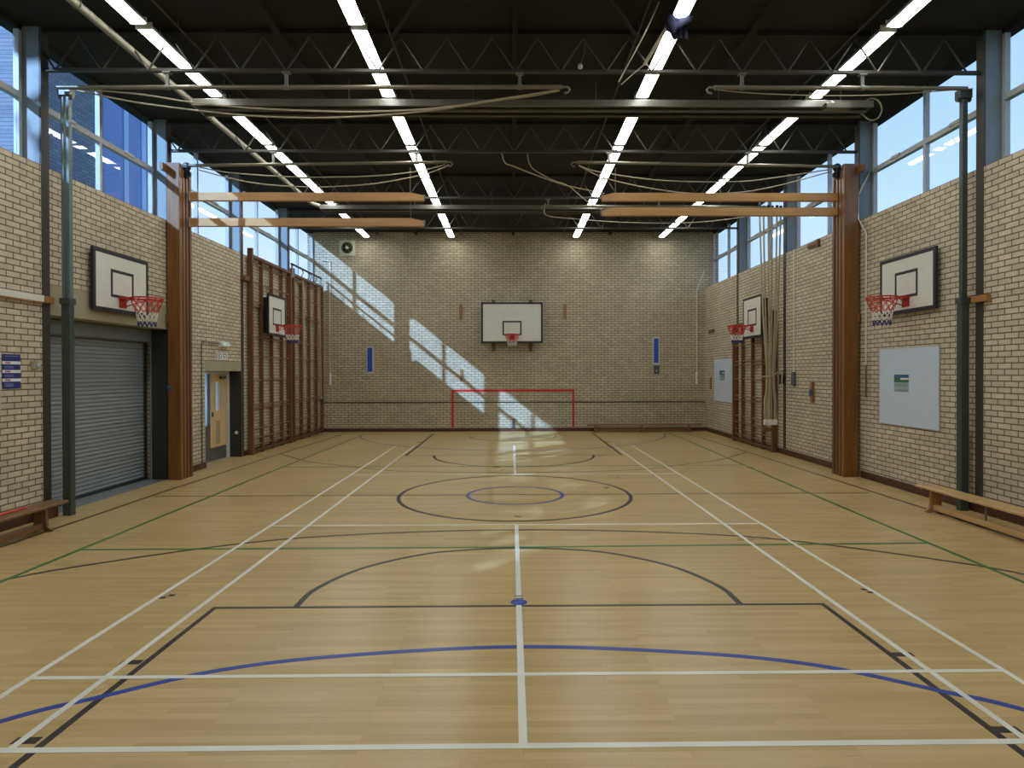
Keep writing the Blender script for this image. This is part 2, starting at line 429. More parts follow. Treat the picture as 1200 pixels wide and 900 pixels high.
struct(wr.build('wall_right', M['brick_y']), 'buff brick wall on the right under high windows', 'wall')
m = MB(); m.box(XL - WO, XR + WO, YF, YF + .3, -.1, ZC)
wb = struct(m.build('wall_back', M['brick_x']), 'buff brick end wall with the red goal outline', 'wall')
m = MB(); m.box(XL - WO, XR + WO, YN - .3, YN, -.1, ZC)
struct(m.build('wall_front', M['brick_x']), 'brick end wall behind the viewer', 'wall')
# red goal outline taped on the far wall, dark line at waist height
m = MB(); y0, y1 = YF - .006, YF
m.box(-1.99, 1.95, y0, y1, 1.27, 1.345); m.box(-1.99, -1.925, y0, y1, .13, 1.27); m.box(1.885, 1.95, y0, y1, .13, 1.27)
m.build('red_goal_line', M['red'], wb)['label'] = 'red goal outline on the brick'
m = MB(); m.box(XL + .02, -1.99, YF - .012, YF, .915, .955); m.box(-1.925, 1.885, YF - .012, YF, .915, .955); m.box(1.95, XR - .02, YF - .012, YF, .915, .955)
m.build('dark_wall_line', M['steel_dark'], wb)['label'] = 'thin dark band across the end wall'

# ---- skirting
def skirt(name, side, spans):
    m = MB()
    for a, b in spans:
        if side < 0: m.prism([(XL, 0), (XL + .022, 0), (XL + .022, .11), (XL + .012, .125), (XL, .125)], 'y', a, b)
        else: m.prism([(XR, 0), (XR, .125), (XR - .012, .125), (XR - .022, .11), (XR - .022, 0)], 'y', a, b)
    struct(m.build(name, M['skirting']), 'dark red-brown skirting along the ' + ('left' if side < 0 else 'right') + ' wall', 'skirting')
skirt('baseboard_left', -1, [(YN, 5.20), (BAYS[4] + CW, DO0), (DO1 + CW, YF)])
skirt('baseboard_right', 1, [(YN, 8.15), (8.66, YF)])
m = MB(); m.prism([(YF, 0), (YF - .022, 0), (YF - .022, .10), (YF - .012, .115), (YF, .115)], 'x', XL + .02, XR - .02)
struct(m.build('baseboard_back', M['skirting']), 'dark red-brown skirting along the end wall', 'skirting')

# ---- windows
def window(n, side, y0, y1):
    x = GL if side < 0 else GR
    zb, zt, zm = ZS, ZC, 5.48
    ym = (y0 + y1) / 2
    fr = MB(); d = .035
    fr.box(x - d, x + d, y0, y0 + .055, zb, zt); fr.box(x - d, x + d, y1 - .055, y1, zb, zt)
    fr.box(x - d, x + d, y0, y1, zb, zb + .045);
    hd = MB(); hd.box(x - d, x + d, y0, y1, zt - .06, zt)
    fr.box(x - d - .008, x + d + .008, y0 + .01, y1 - .01, zm - .04, zm + .04); fr.box(x - d, x + d, ym - .03, ym + .03, zb, zt)
    o = fr.build('window_%d' % n, M['frame'])
    struct(o, 'high window with grey frame on the %s, bay %d from the viewer' % ('left' if side < 0 else 'right', (n + 1) // 2), 'window')
    hd.build('head', M['ceiling'], o)
    g = MB(); t = .003
    for a, b in ((y0 + .055, ym - .03), (ym + .03, y1 - .055)):
        for c, e in ((zb + .045, zm - .04), (zm + .04, zt - .06)):
            g.box(x - t, x + t, a, b, c, e)
    g.build('glass', M['glass'], o)
    s = 1 if side < 0 else -1
    for yy in ((y0 + ym) / 2, (y1 + ym) / 2):
        c = MB(); c.box(x + s * (d + .008), x + s * (d + .03), yy - .12, yy + .12, zm + .0, zm + .045); c.build('window_catch', M['frame'], o)
k = 1
for i in range(7):
    for side in (-1, 1):
        window(k, side, BAYS[i] + CW, BAYS[i + 1]); k += 1

# ---- steel columns between the bays
ORD = ['nearest the viewer', 'second from the viewer', 'third from the viewer', 'nearest the end wall']
for i in range(3, 7):
    y = BAYS[i]
    for side in (-1, 1):
        xi = XL if side < 0 else XR; s = side
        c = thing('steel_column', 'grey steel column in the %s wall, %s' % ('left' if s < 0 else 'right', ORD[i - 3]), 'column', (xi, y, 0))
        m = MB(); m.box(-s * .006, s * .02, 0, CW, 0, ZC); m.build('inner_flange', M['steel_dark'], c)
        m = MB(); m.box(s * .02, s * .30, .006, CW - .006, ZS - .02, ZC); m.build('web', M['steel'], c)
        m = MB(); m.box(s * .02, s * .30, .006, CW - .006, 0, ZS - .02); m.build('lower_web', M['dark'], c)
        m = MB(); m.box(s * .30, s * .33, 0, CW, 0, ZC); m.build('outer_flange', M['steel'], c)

# ---- roller shutter recess on the left
L3a, L3b = BAYS[3] + CW, BAYS[4]
m = MB(); m.box(XL - WO, XL + .004, L3a, L3b, SHT, 3.06)
struct(m.build('trim_1', M['concrete']), 'beige concrete lintel above the roller shutter', 'lintel')
m = MB(); m.box(XL - .62, XL, L3a, L3b + .14, -.12, -.004)
struct(m.build('trim_2', M['slab']), 'grey concrete threshold in front of the shutter', 'threshold')
m = MB(); m.box(XL - .62, XL - .34, L3b + .09, L3b + .2, 0, SHT); m.box(XL - .62, XL - .34, L3a - .14, L3a, 0, SHT); m.box(XL - .66, XL - .60, L3a - .1, L3b + .2, 0, 3.0)
struct(m.build('wall_recess', M['brick_y']), 'pale brick reveals beside the roller shutter', 'wall')
sh = thing('roller_shutter', 'closed grey roller shutter in the recess on the left wall', 'shutter', (XL - .45, L3a, 0))
m = MB(); LW = L3b + .06 - L3a
nl = 38; hgt = 2.40
prof = []
for q in range(nl):
    z = .03 + hgt * q / nl; p = hgt / nl
    prof += [(0.0, z), (.016, z + p * .25), (.02, z + p * .5), (.016, z + p * .8), (0.0, z + p * .93)]
prof += [(0.0, .03 + hgt), (-.02, .03 + hgt), (-.02, .03)]
m.prism(prof, 'y', .06, LW - .06)
m.build('curtain', M['shutter'], sh)
m = MB(); m.box(-.025, .03, .06, LW - .06, .0, .05); m.build('bottom_rail', M['shutter_dark'], sh)
for yy in (0.0, LW - .07):
    m = MB(); m.box(-.03, .035, yy, yy + .07, 0, 2.43); m.build('guide_rail', M['shutter_dark'], sh)
m = MB(); m.box(-.06, .14, .0, LW + .03, 2.43, 2.66, bev=.02); m.build('hood', M['hood'], sh)
m = MB(); m.box(.02, .045, .55, .75, .06, .075); m.build('lock_handle', M['shutter_dark'], sh)

# ---- door recess on the left
m = MB(); m.box(XL - WO, XL + .004, DO0, DO1, DOT, 2.13)
struct(m.build('trim_3', M['concrete']), 'beige concrete lintel above the doorway', 'lintel')
m = MB(); m.box(XL - 1.3, XL, DO0, DO1, -.12, -.001)
struct(m.build('trim_4', M['floor']), 'wooden floor in the doorway recess', 'floor')
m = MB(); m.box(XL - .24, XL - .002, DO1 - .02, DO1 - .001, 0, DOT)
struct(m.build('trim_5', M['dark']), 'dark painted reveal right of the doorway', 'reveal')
m = MB(); xd = XL - .27
m.box(xd - .06, xd + .03, DO1 - .16, DO1 - .04, 0, DOT - .001); m.box(xd - .06, xd + .03, DO0, DO1 - .16, DOT - .05, DOT - .001); m.box(xd - .06, xd + .03, DO0, DO0 + .06, 0, DOT - .05)
dr = struct(m.build('door_1', M['door_frame']), 'cream wooden door in white frame on the left', 'door')
DLY0, DLY1 = 10.42, DO1 - .17
m = MB(); dx = xd - .02
W_ = DLY1 - DLY0
def door_leaf(y0, y1, nm):
    m = MB(); w = y1 - y0; a, b = y0 + w * .33, y0 + w * .60; zt = DOT - .055
    m.box(dx - .022, dx + .022, y0, a, .30, zt); m.box(dx - .022, dx + .022, b, y1, .30, zt)
    m.box(dx - .022, dx + .022, a, b, .30, .36); m.box(dx - .022, dx + .022, a, b, .86, 1.08); m.box(dx - .022, dx + .022, a, b, 1.70, zt)
    o = m.build('leaf', M['door'], dr)
    g = MB(); g.box(dx - .004, dx + .004, a, b, 1.08, 1.70); g.build('vision_panel', M['glass'], o)
    g = MB(); g.box(dx - .01, dx + .01, a, b, .36, .86); g.build('lower_panel', M['concrete'], o)
    g = MB(); g.box(dx - .025, dx + .025, y0, y1, .02, .30); g.build('kick_plate', M['steel_plate'], o)
    return o
lf = door_leaf(DLY0, DLY1, 'leaf')
m = MB(); m.box(dx + .02, dx + .07, DLY1 - .32, DLY1 - .08, 1.76, 1.82); m.build('door_closer', M['fan_dark'], dr)
m = MB(); m.box(dx + .02, dx + .05, DLY0 + .05, DLY0 + .09, .96, 1.06); m.build('door_handle', M['steel_plate'], dr)
m = MB(); m.box(dx - .02, dx + .02, DO0 + .06, DLY0 - .02, .02, .78); m.box(dx - .02, dx + .02, DO0 + .06, DO0 + .10, .78, DOT - .055)
m.box(dx - .02, dx + .02, DLY0 - .06, DLY0 - .02, .78, DOT - .055); m.build('side_leaf', M['steel_plate'], dr)
g = MB(); g.box(dx - .004, dx + .004, DO0 + .10, DLY0 - .06, .78, DOT - .055); g.build('side_glass', M['glass'], dr)
# lobby behind the door with a slatted blind over its outer glass
m = MB(); m.box(XL - 1.32, XL - 1.28, DO0 - .4, DO1 + .4, 0, .72); m.box(XL - 1.32, XL - 1.28, DO0 - .4, DO1 + .4, 1.95, 2.3)
m.box(XL - 1.32, XL - .43, DO0 - .45, DO0 - .4, 0, 2.3); m.box(XL - 1.32, XL - .43, DO1 + .4, DO1 + .45, 0, 2.3); m.box(XL - 1.32, XL - .43, DO0 - .4, DO1 + .4, 2.25, 2.3)
struct(m.build('wall_lobby', M['door_frame']), 'lobby walls seen through the door glass', 'wall')
bl = thing('slatted_blind', 'pale slatted blind seen through the door glass', 'blind', (XL - 1.26, DO0 - .35, .72))
for q in range(20):
    m = MB(); m.box(-.0015, .0015, 0, DO1 - DO0 + .7, .01 + q * .06, .01 + q * .06 + .05); m.build('slat', M['blind'], bl)

# ================================================================ roof steelwork and services
# ---- trusses
bar_len = sqrt(.3 ** 2 + (ZC - .05 - ZCH - .03) ** 2)
mb = MB(); mb.tube([(0, 0, 0), (0, 0, bar_len)], .0125, 6); web_mesh = mb.mesh('web_bar', M['truss'])
ang = math.atan2(.3, ZC - .05 - ZCH - .03)
TR = ['nearest', 'second', 'third', 'farthest']
for i in range(3, 7):
    y = BAYS[i] + CW / 2
    t = thing('roof_truss', 'dark lattice roof truss across the hall, %s of the four' % TR[i - 3], 'roof truss', (0, y, ZCH))
    m = MB(); m.box(XL + .005, XR - .005, -.03, .03, -.02, -.012); m.box(XL + .005, XR - .005, -.004, .004, -.012, .03)
    m.build('bottom_chord', M['truss'], t)
    m = MB(); m.box(XL + .005, XR - .005, -.035, .035, ZC - ZCH - .06, ZC - ZCH - .002); m.build('top_chord', M['ceiling'], t)
    n = 20; x0 = -6.0
    for q in range(n + 1):
        x = x0 + q * .6
        for s in (-1, 1):
            if (q == n and s > 0): continue
            place('web_bar', web_mesh, t, (x, 0, .0), (0, s * ang, 0))
# ---- ceiling purlins and cable conduits
for x, lb in ((-4.3, 'far left lamp row'), (-1.63, 'inner left lamp row'), (1.6, 'inner right lamp row'), (4.45, 'far right lamp row')):
    m = MB(); m.tube([(x, 1.0, 6.3), (x, YF - .02, 6.3)], .014, 6); 
    for yy in (2, 5, 8, 11, 14): m.box(x - .02, x + .02, yy, yy + .04, 6.3, ZC - .003)
    tag(m.build('cable_conduit', M['steel_dark']), 'thin dark conduit under the roof beside the ' + lb, 'conduit', None, 'thing')
pu = []
for x in (-3.1, 0.0, 3.1):
    m = MB(); m.box(x - .035, x + .035, 1.0, YF - .01, ZC - .09, ZC - .001)
    tag(m.build('roof_purlin', M['ceiling']), 'dark purlin under the roof %s' % {-3.1: 'between the two left lamp rows', 0.0: 'above the middle of the hall', 3.1: 'between the two right lamp rows'}[x], 'purlin', None, 'thing')
for s in (-1, 1):
    m = MB(); m.tube([(s * .4, 3.0, ZC - .12), (s * 1.6, 5.2, ZC - .12)], .03, 6)
    tag(m.build('roof_brace', M['ceiling']), 'dim diagonal brace under the roof %s of centre' % ('left' if s < 0 else 'right'), 'brace', None, 'thing')

# ---- strip lights
ZL = 6.17
bd = MB(); bd.prism([(-.10, .0), (-.06, .075), (.06, .075), (.10, .0), (.095, .0), (.056, .068), (-.056, .068), (-.095, .0)], 'y', -.975, .975); bd.box(-.10, .10, -.98, -.963, -.012, .075); bd.box(-.10, .10, .963, .98, -.012, .075); bd.box(-.03, .03, -1.03, 1.03, .055, .08)
batten = bd.mesh('housing', M['lamp_body'])
df = MB(); df.prism([(-.088, .004), (-.06, -.018), (.06, -.018), (.088, .004), (.05, .055), (-.05, .055)], 'y', -.96, .96); diff = df.mesh('diffuser', M['lamp'])
hg = MB(); hg.tube([(0, 0, .075), (0, 0, ZC - ZL)], .008, 6); hang = hg.mesh('hanger', M['rod'])
rows = [(-4.615, 'far left'), (-1.95, 'inner left'), (1.985, 'inner right'), (4.70, 'far right')]
NUM = ['first', 'second', 'third', 'fourth', 'fifth', 'sixth', 'seventh', 'eighth', 'ninth', 'tenth']
for x, rn in rows:
    for k in range(10):
        yc = 17.15 - 2.06 * k - 1.03
        t = thing('strip_light', 'lit white strip light, %s from the end wall in the %s row' % (NUM[k], rn), 'light', (x, yc, ZL), 'strip lights under the roof')
        place('housing', batten, t); place('diffuser', diff, t)
        for yy in (-.6, .6): place('hanger', hang, t, (0, yy, 0))

# ---- radiant panels and their pipe
for y, x0, x1, lb in ((6.5, -4.84, 5.45, 'nearer'), (12.6, -4.75, 5.55, 'farther')):
    t = thing('radiant_heater', 'long grey ceiling heating panel across the hall, %s of the two' % lb, 'heater', ((x0 + x1) / 2, y, 5.88))
    h = (x1 - x0) / 2
    m = MB(); m.box(-h, h, 0, .03, .02, .125, bev=.006); m.build('front_edge', M['panel'], t)
    m = MB(); m.box(-h, h, .03, .42, .03, .05); m.box(-h, h, .39, .42, .05, .12); m.build('tray', M['panel_dark'], t)
    for q in range(6):
        xx = -h + .4 + q * (2 * h - .8) / 5
        m = MB(); m.tube([(xx, .2, .05), (xx, .2, ZC - 5.88)], .007, 6); m.build('hanger_rod', M['rod'], t)
    for yy in (.12, .3):
        m = MB(); m.tube([(-h + .05, yy, .0), (h - .05, yy, .0)], .03, 8); m.build('panel_tube', M['panel_dark'], t)
m = MB(); m.tube([(-5.01, .8, 6.1), (-5.01, 11.9, 6.1), (-5.0, 12.3, 6.08), (-4.93, 12.55, 6.03), (-4.78, 12.7, 6.0)], .047, 12)
pp = tag(m.build('heating_pipe', M['pipe']), 'thick pale heating pipe running under the roof on the left', 'pipe', None, 'thing')
for yy in (4.2, 7.4, 10.4):
    m = MB(); m.tube([(-5.01, yy, 6.14), (-5.01, yy, ZC - .005)], .008, 6); m.tube([(-5.01 + .055 * cos(a * pi / 6), yy, 6.1 + .055 * sin(a * pi / 6)) for a in range(12)], .008, 6, closed=True)
    m.build('pipe_hanger', M['rod'], pp)

# ---- apparatus rails below the trusses
def rail(label, y, x0, x1, z0, z1, brackets, hook):
    t = thing('apparatus_rail', label, 'rail', (0, y, z0))
    m = MB(); m.tube([(x0, 0, 0), (x1, 0, z1 - z0)], .027, 10); m.build('tube', M['galv'], t)
    for bx in brackets:
        zz = (bx - x0) / (x1 - x0) * (z1 - z0)
        m = MB(); m.box(bx - .022, bx + .022, -.012, .012, zz + .02, ZCH - z0 - .02); m.box(bx - .05, bx + .05, -.035, .035, ZCH - z0 - .04, ZCH - z0 - .02); m.tube([(bx - .03, 0, zz), (bx + .03, 0, zz)], .036, 10)
        m.build('bracket', M['galv_light'], t)
    m = MB(); hx = x1 if hook > 0 else x0; hz = (z1 - z0) if hook > 0 else 0
    m.tube([(hx, 0, hz), (hx + hook * .07, 0, hz + .0), (hx + hook * .1, 0, hz - .03), (hx + hook * .08, 0, hz - .07), (hx + hook * .03, 0, hz - .08)], .014, 6)
    m.build('end_hook', M['galv_light'], t)
    return t
rail('pale tube rail under the nearest truss, left half', 5.27, -5.98, .62, 5.62, 5.645, (-4.55, -3.0, .06), 1)
rail('pale tube rail under the nearest truss, right half', 5.27, 2.63, 6.0, 5.645, 5.64, (3.0, 4.6), -1)
rail('grey tube rail under the second truss, left half', 8.33, -5.80, -1.21, 5.585, 5.655, (-4.3, -1.75), 1)
rail('grey tube rail under the second truss, right half', 8.33, 1.12, 5.84, 5.655, 5.585, (1.7, 4.2), -1)
rail('dark tube rail under the third truss, right half', 11.39, .72, 5.9, 5.66, 5.64, (.78, 3.3, 5.6), -1)
# ---- slack lines draped from the rails
def rope(label, y, P, r=.011, mat='cord', name='pull_rope', cat='rope', n=6):
    pts = [(p[0], p[1]) for p in P]
    q = smooth(pts, n)
    m = MB(); m.tube([(v[0], 0, v[1]) for v in q], r, 6)
    o = m.build(name, M[mat], None, (0, y, 0)); return tag(o, label, cat, None, 'thing')
def px(y, L):
    """points on the plane at depth y, measured as (x, z) at a reference depth of 8.5 m from the viewer"""
    return L
def AT(depth, u, v):   # lens direction -> place on the plane at that depth (used for the sagging ropes only)
    return hit(u, v, depth)
CAM = dict(f=753.4724, h=1.8806, d=3.2251, x=-.0524, yaw=-.0117, pit=-.0073, rol=.0023, cx=608.6988, cy=442.2469)
RC = Matrix.Rotation(CAM['yaw'], 3, 'Z') @ Matrix.Rotation(CAM['pit'], 3, 'X') @ Matrix.Rotation(CAM['rol'], 3, 'Y')
def hit(u, v, Y):
    d = RC @ Vector(((u - CAM['cx']) / CAM['f'], 1, -(v - CAM['cy']) / CAM['f']))
    t = (Y + CAM['d']) / d.y
    return (CAM['x'] + d.x * t, CAM['h'] + d.z * t)
def R_(Y, L): return [hit(u, v, Y) for u, v in L]
Y1, Y2, Y3 = 5.33, 8.39, 11.45
rope('upper slack line under the nearest left rail', Y1, R_(Y1, [(85, 104), (160, 110), (226, 120), (300, 127), (400, 131), (460, 130), (520, 126), (580, 117), (620, 111), (655, 105)]))
rope('lower slack line under the nearest left rail', Y1 + .05, R_(Y1 + .05, [(90, 106), (160, 120), (236, 130), (300, 136), (380, 138), (460, 134), (520, 127.5), (580, 118), (620, 113), (656, 106)]))
rope('upper slack line under the second left rail', Y2, R_(Y2, [(234, 196), (267, 202), (325, 206.5), (380, 207.6), (440, 206), (488, 201), (522, 193)]))
rope('lower slack line under the second left rail', Y2 + .05, R_(Y2 + .05, [(233, 199), (270, 209), (310, 216), (360, 219), (395, 218.5), (440, 215), (490, 206), (516, 198), (526, 193)]))
rope('upper slack line under the second right rail', Y2, R_(Y2, [(678, 194), (700, 201), (760, 210), (815, 213), (870, 212.5), (910, 208), (970, 199)]))
rope('lower slack line under the second right rail', Y2 + .05, R_(Y2 + .05, [(680, 195), (710, 209), (770, 222), (820, 227), (870, 225), (914, 217), (974, 201)]))
rope('slack line under the third rail on the right', Y3, R_(Y3, [(639, 238), (640, 252), (668, 256), (720, 260), (780, 261.5), (830, 259.5), (884, 252), (908, 244)]))
rope('knotted loose line from the second truss to the upper right beam', 8.36, R_(8.36, [(588, 180), (592, 191), (602, 195), (630, 206), (650, 213), (666, 218), (694, 224), (708, 227)]), .012, 'rope')
rope('short loose line joining the knotted line near the middle', 8.42, R_(8.42, [(618, 180), (620, 190), (626, 199), (648, 211), (666, 218), (688, 236), (706, 246)]), .010, 'rope')
rope('slack line under the nearest right rail', Y1, R_(Y1, [(838, 105), (880, 109), (960, 112), (1040, 111), (1110, 106), (1140, 104)]), .007)

# ---- pole, blue bundle and lines at the top of the picture
Yb = 4.6
rope('straight thin line beside the blue bundle, nearest truss', Yb, R_(Yb, [(790, -40), (760, 30), (725, 96)]), .009)
rope('short line from the pale pole to the nearest truss', 4.9, R_(4.9, [(757, 74), (745, 84), (728, 99)]), .008)
a, b = hit(797, 5, Yb), hit(755, 76, 4.9)
m = MB(); m.tube([(a[0], Yb, a[1]), (b[0], 4.9, b[1])], .022, 8)
tag(m.build('hanging_pole', M['cord']), 'pale slanting pole hanging beside the blue bundle', 'pole', None, 'thing')
c = hit(795, 24, Yb)
t = thing('cloth_bundle', 'crumpled navy blue cloth bundle caught up beside the inner right lamps', 'bundle', (c[0], Yb, c[1]))
m = MB(); n1, n2 = 14, 20; vs = []
for i in range(n1 + 1):
    th = pi * i / n1
    for j in range(n2):
        ph = 2 * pi * j / n2
        rr = 1 + .28 * sin(3 * ph + 2 * th) * sin(th) + .22 * sin(5 * th + ph * 2) + .1 * sin(7 * ph)
        vs.append(((.13 * rr) * sin(th) * cos(ph), .11 * rr * sin(th) * sin(ph), .17 * rr * cos(th) + .05 * sin(th) * cos(ph)))
fs = [(i * n2 + j, i * n2 + (j + 1) % n2, (i + 1) * n2 + (j + 1) % n2, (i + 1) * n2 + j) for i in range(n1) for j in range(n2)]
m._add(vs, fs, 0, True); m.build('folds', M['blue_cloth'], t)
for (dx_, dz_, w_, l_) in ((.09, -.02, .022, .22), (-.04, -.05, .018, .13), (.03, -.1, .015, .12)):
    m = MB(); m.prism([(dx_ - w_, dz_), (dx_ + w_, dz_), (dx_ + w_ * .8, dz_ - l_), (dx_ - w_ * .5, dz_ - l_ * .9)], 'y', -.012, .012); m.build('loose_strip', M['blue_cloth'], t)
m = MB(); m.tube([(0, 0, .1), (-.01, 0, ZC - c[1])], .006, 6); m.build('tie_line', M['cord'], t)
# small round fitting on a rod
c = hit(680, 78, 5.6); e = hit(685, 62, 5.6)
t = thing('hanging_fitting', 'small pale round fitting on a rod near the middle of the roof', 'fitting', (c[0], 5.6, c[1]))
m = MB(); m.lathe([(.004, -.035), (.026, -.025), (.036, 0), (.026, .026), (.01, .036)], 'z', (0, 0, 0), 14); m.build('ball', M['lamp_body'], t)
m = MB(); m.tube([(0, 0, .03), (e[0] - c[0], 0, e[1] - c[1]), (e[0] - c[0] + .01, 0, ZC - c[1])], .008, 6); m.build('rod', M['rod'], t)

# ================================================================ gym apparatus
# ---- timber uprights with beams
for s in (-1, 1):
    x0, x1 = (-6.12, -5.895) if s < 0 else (5.875, 6.14)
    t = thing('timber_upright', 'tall orange-brown timber upright at the %s wall carrying two beams' % ('left' if s < 0 else 'right'), 'upright', ((x0 + x1) / 2, 8.18, 0))
    h = (x1 - x0) / 2
    m = MB(); m.box(-h, h, 0, .10, 0, 5.59, bev=.008); m.build('front_board', M['post_wood'], t)
    m = MB(); m.box(-h + .02 if s < 0 else -h + .02, h - .02, .10, .36, 0, 5.55); m.build('core', M['post_wood_dark'], t)
    for yy in (.13, .24, .36):
        m = MB(); xx = h if s < 0 else -h
        m.box(xx - (.03 if s < 0 else -.03), xx, yy, yy + .07, 0, 5.5, bev=.006); m.build('guide_strip', M['post_wood'] if yy == .13 else M['bar_wood'], t)
    # wooden block fixing it to the column, at the top and half way up
    for zz, ln in ((5.42, .30), (2.78, .12)):
        m = MB(); m.box(s * h, s * (h + .02) , .06, .2, zz, zz + .11) if False else m.box(s * (h - .02), s * (h + .03), -.16 if zz > 5 else -.02, .10 if zz > 5 else .08, zz, zz + .13, bev=.006)
        m.build('fixing_block', M['post_wood'], t)
    m = MB(); xx = (h + .03) if s < 0 else -(h + .03)
    m.lathe([(.05, -.03), (.075, -.02), (.075, .02), (.05, .03)], 'y', (xx, .2, 5.58), 14); m.lathe([(.045, -.03), (.06, -.02), (.06, .02), (.045, .03)], 'y', (xx - .02 * s, .2, 5.45), 14)
    m.box(xx - .03, xx + .03, .15, .25, 5.38, 5.6); m.build('pulley', M['cast'], t)
    # beams, each clamped to the upright with its inner end hung from the truss
    for zc, lb in (((5.065, 'upper'), (4.605, 'lower')) if s < 0 else ((5.065, 'upper'), (4.80, 'lower'))):
        L0, L1 = (-5.85, -1.64) if s < 0 else (1.59, 5.92)
        g = thing('balance_beam', '%s golden wooden beam hung level from the %s upright' % (lb, 'left' if s < 0 else 'right'), 'beam', ((L0 + L1) / 2, 8.47, zc), 'gym beams stowed under the roof')
        hh = (L1 - L0) / 2
        q = MB(); e_ = -1 if s < 0 else 1                # inner end is at +hh on the left, -hh on the right
        za, zb = -.07, .07
        inner = hh if s < 0 else -hh; outer = -inner
        sgn = 1 if inner > 0 else -1
        poly = [(outer, za), (inner, za), (inner, zb - .05), (inner - sgn * .22, zb), (outer, zb)]
        q.prism(poly, 'y', -.05, .05); q.build('beam_body', M['beam_wood'], g)
        q = MB(); q.box(outer, outer - (-1 if outer < 0 else 1) * -.0 + (.02 if outer < 0 else -.02), -.056, .056, za - .006, zb + .006); q.build('clamp', M['beam_end'], g)
        q = MB(); q.box(inner - sgn * .01, inner + sgn * .02, -.03, .03, -.05, .04); q.build('end_plate', M['galv_light'], g)
        q = MB(); q.tube([(inner - sgn * .25, .0 if lb == 'upper' else .06, zb if lb == 'upper' else .07), (inner - sgn * .25, 0 if lb == 'upper' else .06, 5.6 - zc)], .006, 6); q.build('hanging_wire', M['rod'], g)
# ---- square green posts and their channels
for s in (-1, 1):
    x, y = (-5.955, 5.40) if s < 0 else (6.06, 5.42)
    t = thing('square_post', 'dark green square steel post standing %s' % ('before the roller shutter' if s < 0 else 'against the right wall behind the bench'), 'post', (x, y, 0))
    m = MB(); m.box(-.055, .055, -.05, .05, 0, 2.85 if s < 0 else 2.85, bev=.006); m.build('lower_sleeve', M['green_post'], t)
    for d_ in ((-.035, .035) if s < 0 else (0.,)):
        m = MB(); w_ = .02 if s < 0 else .036; m.box(d_ - w_, d_ + w_, -.035, .035, 2.85, 5.60, bev=.004); m.build('upper_channel', M['green_post_light'] if s < 0 else M['green_post'], t)
    m = MB(); m.box(-.08, .08, -.06, .06, 5.56, 5.68); m.tube([(-.09, 0, 5.55), (.09, 0, 5.55)], .03, 8); m.build('head_block', M['galv_light'] if s < 0 else M['green_post'], t)
    m = MB(); m.box(-.07, .07, -.06, .06, 2.80, 2.88); m.build('collar', M['green_post'], t)
    m = MB(); m.tube([(s * .06, .03, 5.55), (s * .06, .03, 1.0)], .006, 6); m.build('cable', M['rod'], t)
    m = MB(); m.box(s * .03, s * .07, .02, .10, 0, 1.05, bev=.005); m.build('timber_packer', M['bar_wood'], t)
# pale rail on the near left wall with its bare timber end
t = thing('wall_rail', 'white-faced timber rail on the left brick wall above the notice', 'rail', (XL, 3.2, 2.81))
m = MB(); m.box(0., .045, 0, 1.98, .0, .085, bev=.004); m.build('white_face', M['board_white'], t)
m = MB(); m.box(0., .055, 1.98, 2.15, -.005, .08, bev=.004); m.box(0., .05, 0, 1.98, -.016, 0); m.build('timber_end', M['block_wood'], t)
m = MB(); m.box(XR - .07, XR - .008, 5.06, 5.34, 2.80, 2.89, bev=.008)
tag(m.build('timber_block', M['block_wood']), 'orange timber block on the column above the right bench', 'block', None, 'thing')

# ---- wall ladders (climbing frames folded against the walls)
def ladder(label, side, ys, ztop, zr, thick=(), pole=()):
    xw = XL if side < 0 else XR; s = -side
    t = thing('wall_ladder', label, 'climbing frame', (xw, ys[0], 0))
    up = {}
    for i, y in enumerate(ys):
        w = .075 if i in thick else .045; d = .12 if i in thick else .09
        zt = ztop + (.16 if i in thick and i == 0 else 0)
        m = MB(); m.box(s * .026, s * (.026 + d), y - ys[0] - w / 2, y - ys[0] + w / 2, .0, zt, bev=.006)
        m.build('upright', M['bar_wood'], t)
    for z in zr:
        m = MB(); m.tube([(s * .075, 0, z), (s * .075, ys[-1] - ys[0], z)], .017, 8); m.build('rung', M['rung_wood'], t)
    m = MB(); m.box(s * .03, s * .13, 0, ys[-1] - ys[0], ztop - .04, ztop + .03, bev=.006); m.build('top_rail', M['bar_wood'], t)
    m = MB(); m.box(s * .03, s * .12, 0, ys[-1] - ys[0], .03, .10, bev=.006); m.build('bottom_rail', M['post_wood_dark'], t)
    return t
zr = [.20, .36, .58, 1.06, 1.13, 1.72, 2.27, 2.72, 3.45, 3.56, 4.0, 4.45]
ladder('large brown climbing frame on the left wall behind the far hoop', -1, [11.66, 12.33, 12.98, 13.68, 14.25], 4.60, zr, (0, 4))
ladder('large brown climbing frame on the left wall next to the end wall', -1, [14.50, 15.25, 15.95, 16.65, 17.26], 4.60, [z + .01 for z in zr], (0,))
zr2 = [.20, .34, .52, .70, 1.13, 1.24, 1.70, 2.08, 2.17, 2.60, 2.95]
ladder('low brown climbing frame on the right wall beside the ropes', 1, [11.78, 12.45, 13.15, 13.85, 14.45], 3.16, zr2, (0, 4))
# bracket tying the left frame to the column
m = MB(); m.box(XL + .006, XL + .10, 11.33, 11.60, 3.98, 4.09, bev=.006)
tag(m.build('timber_bracket', M['bar_wood']), 'brown timber bracket between column and left climbing frame', 'bracket', None, 'thing')
